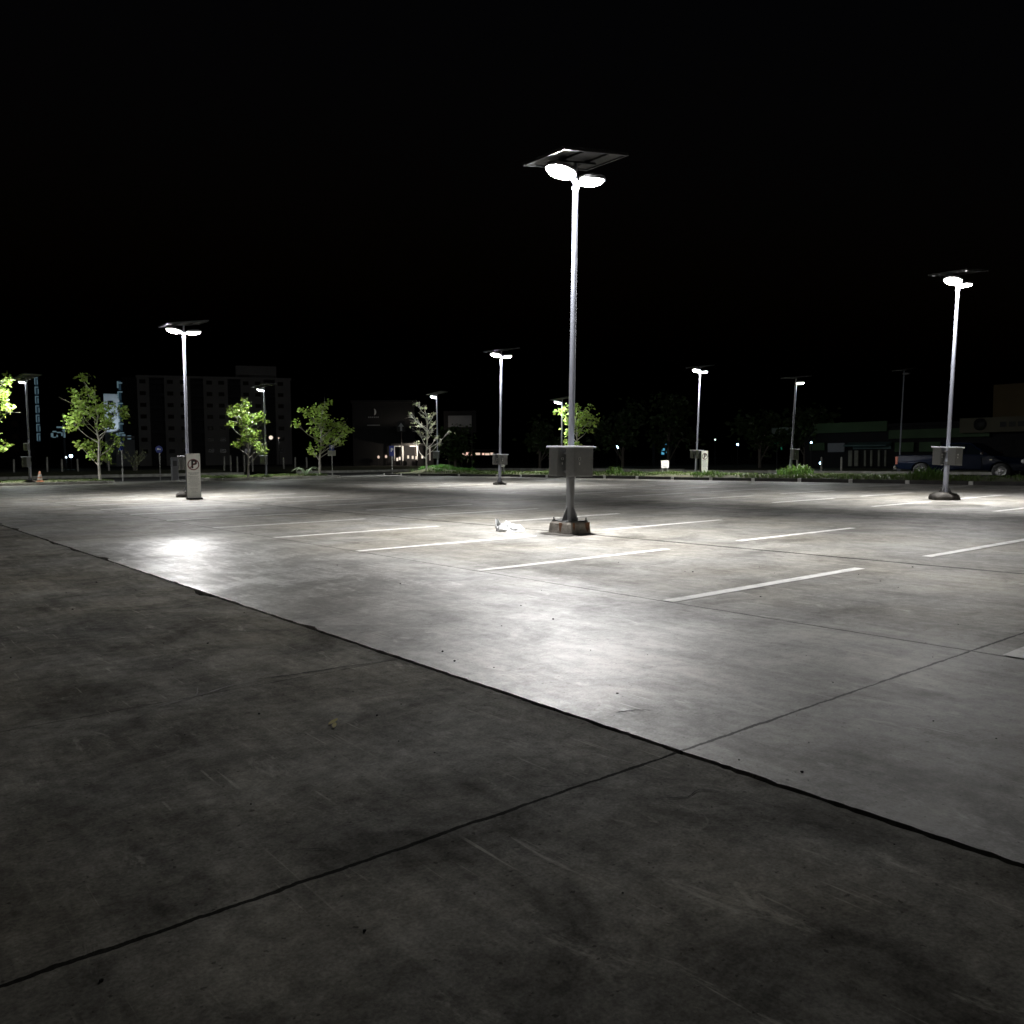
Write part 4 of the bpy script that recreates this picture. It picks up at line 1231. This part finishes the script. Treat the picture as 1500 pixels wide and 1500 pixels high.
def lit_house():
    p0, p1 = (49.25, 81.25), (52.95, 78.9)
    a, W = facade_frame(p0, p1)
    r = empty("lit_house", (p0[0], p0[1], 0), "low house with a warm-lit white veranda behind the bare-branched tree", "building", rot=(0, 0, a))
    mb = MB(); mb.box((W / 2, 3.3, 1.3), (W, 3, 2.6)); mb.build("wall", M['darkwall'], r)
    rf = MB(); rf.box((W / 2, 2.2, 2.75), (W + .6, 5.6, .22)); rf.build("roof", M['darkbox'], r)
    for x0, x1, z0, z1 in ((.62, 1.05, .95, 2.55), (1.3, 1.72, 1.05, 2.5), (1.75, 2.35, 1.0, 2.5)):
        g = MB(); g.box(((x0 + x1) / 2, 1.76, (z0 + z1) / 2), (x1 - x0, .05, z1 - z0)); g.build("lit_window", M['warmdim'], r)
    wf = MB()
    for x, w in ((.05, .10), (.95, .2), (2.55, .12), (3.95, .14)): wf.box((x, .1, 1.75), (w, .12, 1.6))
    wf.box((.5, .1, 2.54), (.85, .12, .09)); wf.box((2.2, .1, 2.54), (.9, .12, .07)); wf.build("veranda_frame", M['whitewall'], r)
    for x, z in ((.35, 1.1), (.62, 1.2), (1.55, 1.35), (2.05, 1.3), (2.45, 1.25), (3.1, 1.35)):
        l = MB(); l.box((x, -.1, z), (.2, .12, .34), 0, None, .04); l.build("lantern", M['warmlit'], r)
    d = bpy.data.lights.new("veranda_light", 'POINT'); d.energy = 220; d.color = (1., .85, .68); d.shadow_soft_size = .08
    o = bpy.data.objects.new("veranda_light", d); COL.objects.link(o); o.location = (W * .45, -1.0, 2.2); o.parent = r
lit_house()
for q, (u, v, z, lab) in enumerate(((47.9, 82.3, 1.25, "small white garden lamp left of the warm-lit house"), (48.5, 81.7, 1.3, "small white garden lamp beside the tall blue plate"))):
    r = empty("garden_lamp", (u, v, 0), lab, "garden lamp", "garden lamps by the lit house")
    mb = MB(); mb.tube([(0, 0, 0), (0, 0, z)], [.03, .03], 6); mb.build("post", M['darkbox'], r)
    mb = MB(); mb.lathe([(0, -.16), (.1, -.12), (.12, .05), (.05, .16), (0, .17)], 10, 0, T(0, 0, z + .12)); mb.build("lamp_glass", M['warmdim'], r)

def billboard():
    a = math.radians(-39)
    r = empty("billboard", (54.2, 78.0, 0), "dim grey billboard on a dark frame, right of the bare-branched tree", "billboard", rot=(0, 0, a))
    mb = MB(); mb.box((1.4, .25, 5.2), (3.6, .3, 2.4))
    for x in (.1, 2.7): mb.box((x, .3, 2.1), (.18, .18, 4.2))
    mb.build("frame", M['darkwall'], r)
    mb = MB(); mb.box((1.4, .08, 5.25), (2.6, .03, 1.25)); mb.build("panel", M['signgrey'], r)
    r = empty("roadside_stall", (55.7, 77.0, 0), "low roadside stall with pink lit signs left of the flat-footed lamp post", "stall", rot=(0, 0, a))
    mb = MB()
    for x in (-.3, 3.4): mb.box((x, .6, .9), (.12, .12, 1.8))
    mb.box((1.6, .6, 2.05), (4.6, 1.6, .12)); mb.build("shelter", M['darkwall'], r)
    for x, z, w, h, m in ((-.05, 1.62, .25, .22, 'warmdim'), (.5, 1.62, .75, .36, 'pinklit'), (1.55, 1.62, .5, .24, 'warmdim'), (2.15, 1.6, .25, .2, 'pinklit'), (2.6, 1.58, .5, .22, 'warmdim'), (3.1, 1.62, .3, .26, 'warmdim')):
        g = MB(); g.box((x, -.05, z), (w, .06, h), 0, None, .02); g.build("lit_sign", M[m], r)
billboard()

# market shops beyond the side road
def shops():
    r = empty("market_hall", (62, 38, 0), "low market hall with two long dull green fascias beyond the side road", "building")
    # local y runs along the road; the front faces -x
    mb = MB(); mb.box((6, -9.5, 1.6), (11.4, 20.6, 3.2)); mb.box((6.2, -9.5, 3.3), (12.6, 21.2, .2)); mb.build("wall", M['darkwall'], r)
    for y0, y1, z0, z1, m in ((3.6, 1.8, 2.82, 3.42, 'palegf'), (-.3, -6.3, 2.86, 3.62, 'green'), (-6.45, -13.5, 2.28, 2.92, 'green')):
        g = MB(); g.box((-.12, (y0 + y1) / 2, (z0 + z1) / 2), (.16, abs(y0 - y1), z1 - z0)); f_ = g.build("fascia", M[m], r)
        if m == 'palegf':
            t = MB()
            for k in range(9): t.box((-.215, y0 - .25 - .17 * k, (z0 + z1) / 2), (.02, .12, .18))
            t.build("lettering", M['signgrey'], f_)
    for k, (y0, y1, z0, z1, m) in enumerate(((.1, -1.2, 1.5, 2.1, 'green'), (-1.5, -2.9, 1.35, 2.05, 'whitewall'), (-3.6, -6.6, 1.55, 1.95, 'tealroof'), (-6.9, -8.3, 1.3, 2.0, 'green'), (-8.7, -10.2, 1.3, 2.0, 'green'))):
        g = MB(); g.box((-.1, (y0 + y1) / 2, (z0 + z1) / 2), (.1, abs(y0 - y1), z1 - z0)); g.build("shop_panel", M[m if m != 'whitewall' else 'signgrey'], r)
    for y in (-3.4, -3.9, -4.6, -5.1, -5.7, -6.2):
        g = MB(); g.box((-.12, y, .85), (.1, .14 if y < -4.5 else .3, 1.2)); g.build("shutter_post", M['boards'], r)
    g = MB(); g.box((-.3, -5.1, 2.05), (.9, 3.4, .08), 0, RY(-.25)); g.build("awning", M['tealroof'], r)
    r = empty("brown_building", (62, 25.6, 0), "dim brown building with a round emblem on its front, at the right edge", "building")
    mb = MB(); mb.box((6, -4.6, 2.9), (11, 7.2, 5.8)); mb.build("wall", M['brownwall'], r)
    g = MB(); g.box((-.25, -3.6, 3.05), (1.2, 8.4, 1.0)); f_ = g.build("fascia", M['creamsign'], r)
    e = MB(); e.lathe([(0, .02), (.42, .02), (.42, -.02)], 24, 0, T(-.88, -.75, 3.1) @ RY(-math.pi / 2)); e.build("emblem", M['darkbox'], f_)
    g = MB()
    for k in range(7): g.box((-.87, -2.2 - .55 * k, 3.05), (.02, .4, .34))
    g.build("lettering", M['darkbox'], f_)
    g = MB(); g.box((.44, -3.5, 1.2), (.1, 3.0, 2.2)); g.build("shop_door", M['trim'], r)
shops()

# small street lights and lit windows scattered in the dark
def street_light(loc, z, size, mat, label, name="street_light", cat="street light"):
    r = empty(name, loc, label, cat, "distant street lights")
    mb = MB(); mb.tube([(0, 0, -.1), (0, 0, z - size)], [.06, .04], 6); mb.build("post", M['darkbox'], r)
    mb = MB(); mb.lathe([(0, -size), (size * .7, -size * .7), (size, 0), (size * .7, size * .7), (0, size)], 12, 0, T(0, 0, z)); mb.build("lamp_globe", M[mat], r)
    return r
street_light((68.5, 65.8, 0), 2.21, .19, 'bluedot', "bright blue street light right of the nearest lamp post")
street_light((75.4, 57.8, 0), 2.9, .08, 'whitedot', "faint high street light right of the lamp post on the verge")
street_light((76.8, 55.9, 0), 2.35, .10, 'bluedot', "left of the two small blue street lights beyond the verge")
street_light((78.1, 54.1, 0), 2.25, .10, 'bluedot', "right of the two small blue street lights beyond the verge")
street_light((19.3, 93.0, 0), 1.75, .16, 'bluedot', "white street light left of the tallest leafy tree's lower crown")
street_light((18.9, 93.2, 0), 1.62, .09, 'whitedot', "small white street light beside the brighter one left of the tallest tree")
WARM = street_light((65.3, 151.4, 0), 5.35, .38, 'warmlit', "warm street light just right of the lamp post before the apartment block")
street_light((66.6, 150.9, 0), 5.25, .14, 'warmdim', "tiny warm street light right of the larger warm one")
street_light((59.5, 36.5, 0), 2.1, .07, 'bluedot', "small white street light under the pale green fascia")
street_light((56.0, 33.6, 0), .55, .09, 'bluedot', "low blue light near the ground beside the bright weed clump")
d = bpy.data.lights.new("apartment_fill_lamp", 'POINT'); d.energy = 520; d.color = (.95, .98, 1.); d.shadow_soft_size = .3  # neutral fill beside the warm street light, added to lighten the apartment front
o = bpy.data.objects.new("apartment_fill_lamp", d); COL.objects.link(o); o.parent = WARM; o.location = (.5, .6, 5.35)
r = empty("kiosk", (72.0, 61.9, 0), "dark kiosk with a cyan lit window left of the lamp post on the verge", "kiosk", rot=(0, 0, -.7))
mb = MB(); mb.box((0, 1.2, 1.5), (2.2, 2.2, 3.0)); mb.box((-1.0, .2, 3.1), (1.6, 1.4, .1)); mb.build("wall", M['darkwall'], r)
for x, z, w, h in ((-.2, 1.9, .3, .25), (.15, 2.15, .25, .2), (.3, 1.7, .35, .35), (-.25, 1.5, .3, .3), (.05, 2.5, .2, .15), (.45, 2.35, .16, .2)):
    g = MB(); g.box((x, .06, z), (w, .06, h), 0, None, .02); g.build("lit_window", M['cyanlit'], r)
mb = MB(); mb.box((-.9, -.5, 3.02), (.6, .2, .08)); mb.build("awning_edge", M['whitewall'], r)
r = empty("neon_sign", (61.7, 41.0, 0), "faint green neon arc on a post at the left end of the market hall", "sign")
mb = MB(); mb.tube([(0, 0, 0), (0, 0, 2.2)], [.05, .04], 6); mb.build("post", M['darkbox'], r)
mb = MB(); mb.tube([(0, -.45 + .0, 1.6)] + [(0, .1 - .5 * math.cos(t), 1.75 + .45 * math.sin(t)) for t in (0.2, .6, 1.0, 1.4, 1.8)], [.05] * 6, 8); mb.build("neon_tube", M['greenlit'], r)

# ------------------------------------------------------------------ night sky
w = bpy.data.worlds.new("World"); scene.world = w; w.use_nodes = True
nt = w.node_tree; bg = nt.nodes["Background"]
sky = nt.nodes.new("ShaderNodeTexSky"); sky.sky_type = 'NISHITA'; sky.sun_disc = False
sky.sun_elevation = math.radians(-4.0); sky.sun_rotation = math.radians(200); sky.air_density = 1.
nt.links.new(sky.outputs[0], bg.inputs[0]); bg.inputs[1].default_value = .06

# ------------------------------------------------------------------ camera
cam = bpy.data.cameras.new("camera"); co = bpy.data.objects.new("camera", cam); COL.objects.link(co)
a, pitch, roll = .6819809, .06365447, -.00972
fwd = Vector((math.sin(a) * math.cos(pitch), math.cos(a) * math.cos(pitch), -math.sin(pitch)))
right = Vector((math.cos(a), -math.sin(a), 0)); up = right.cross(fwd)
r2 = right * math.cos(roll) + up * math.sin(roll); u2 = up * math.cos(roll) - right * math.sin(roll)
co.matrix_world = Matrix(((r2.x, u2.x, -fwd.x, 0), (r2.y, u2.y, -fwd.y, 0), (r2.z, u2.z, -fwd.z, 1.1419), (0, 0, 0, 1)))
cam.sensor_width = 36; cam.lens = 1244.23 / 1500 * 36
cam.clip_start = .05; cam.clip_end = 2000
scene.camera = co

# ------------------------------------------------------------------ render settings
scene.render.engine = 'CYCLES'
cy = scene.cycles
cy.use_denoising = True
cy.max_bounces = 6; cy.diffuse_bounces = 3; cy.glossy_bounces = 3; cy.transmission_bounces = 4
cy.sample_clamp_indirect = 4.0
cy.caustics_reflective = False; cy.caustics_refractive = False
cy.filter_width = 1.6
vs_ = scene.view_settings
vs_.view_transform = 'Standard'; vs_.look = 'None'; vs_.exposure = 0; vs_.gamma = 1
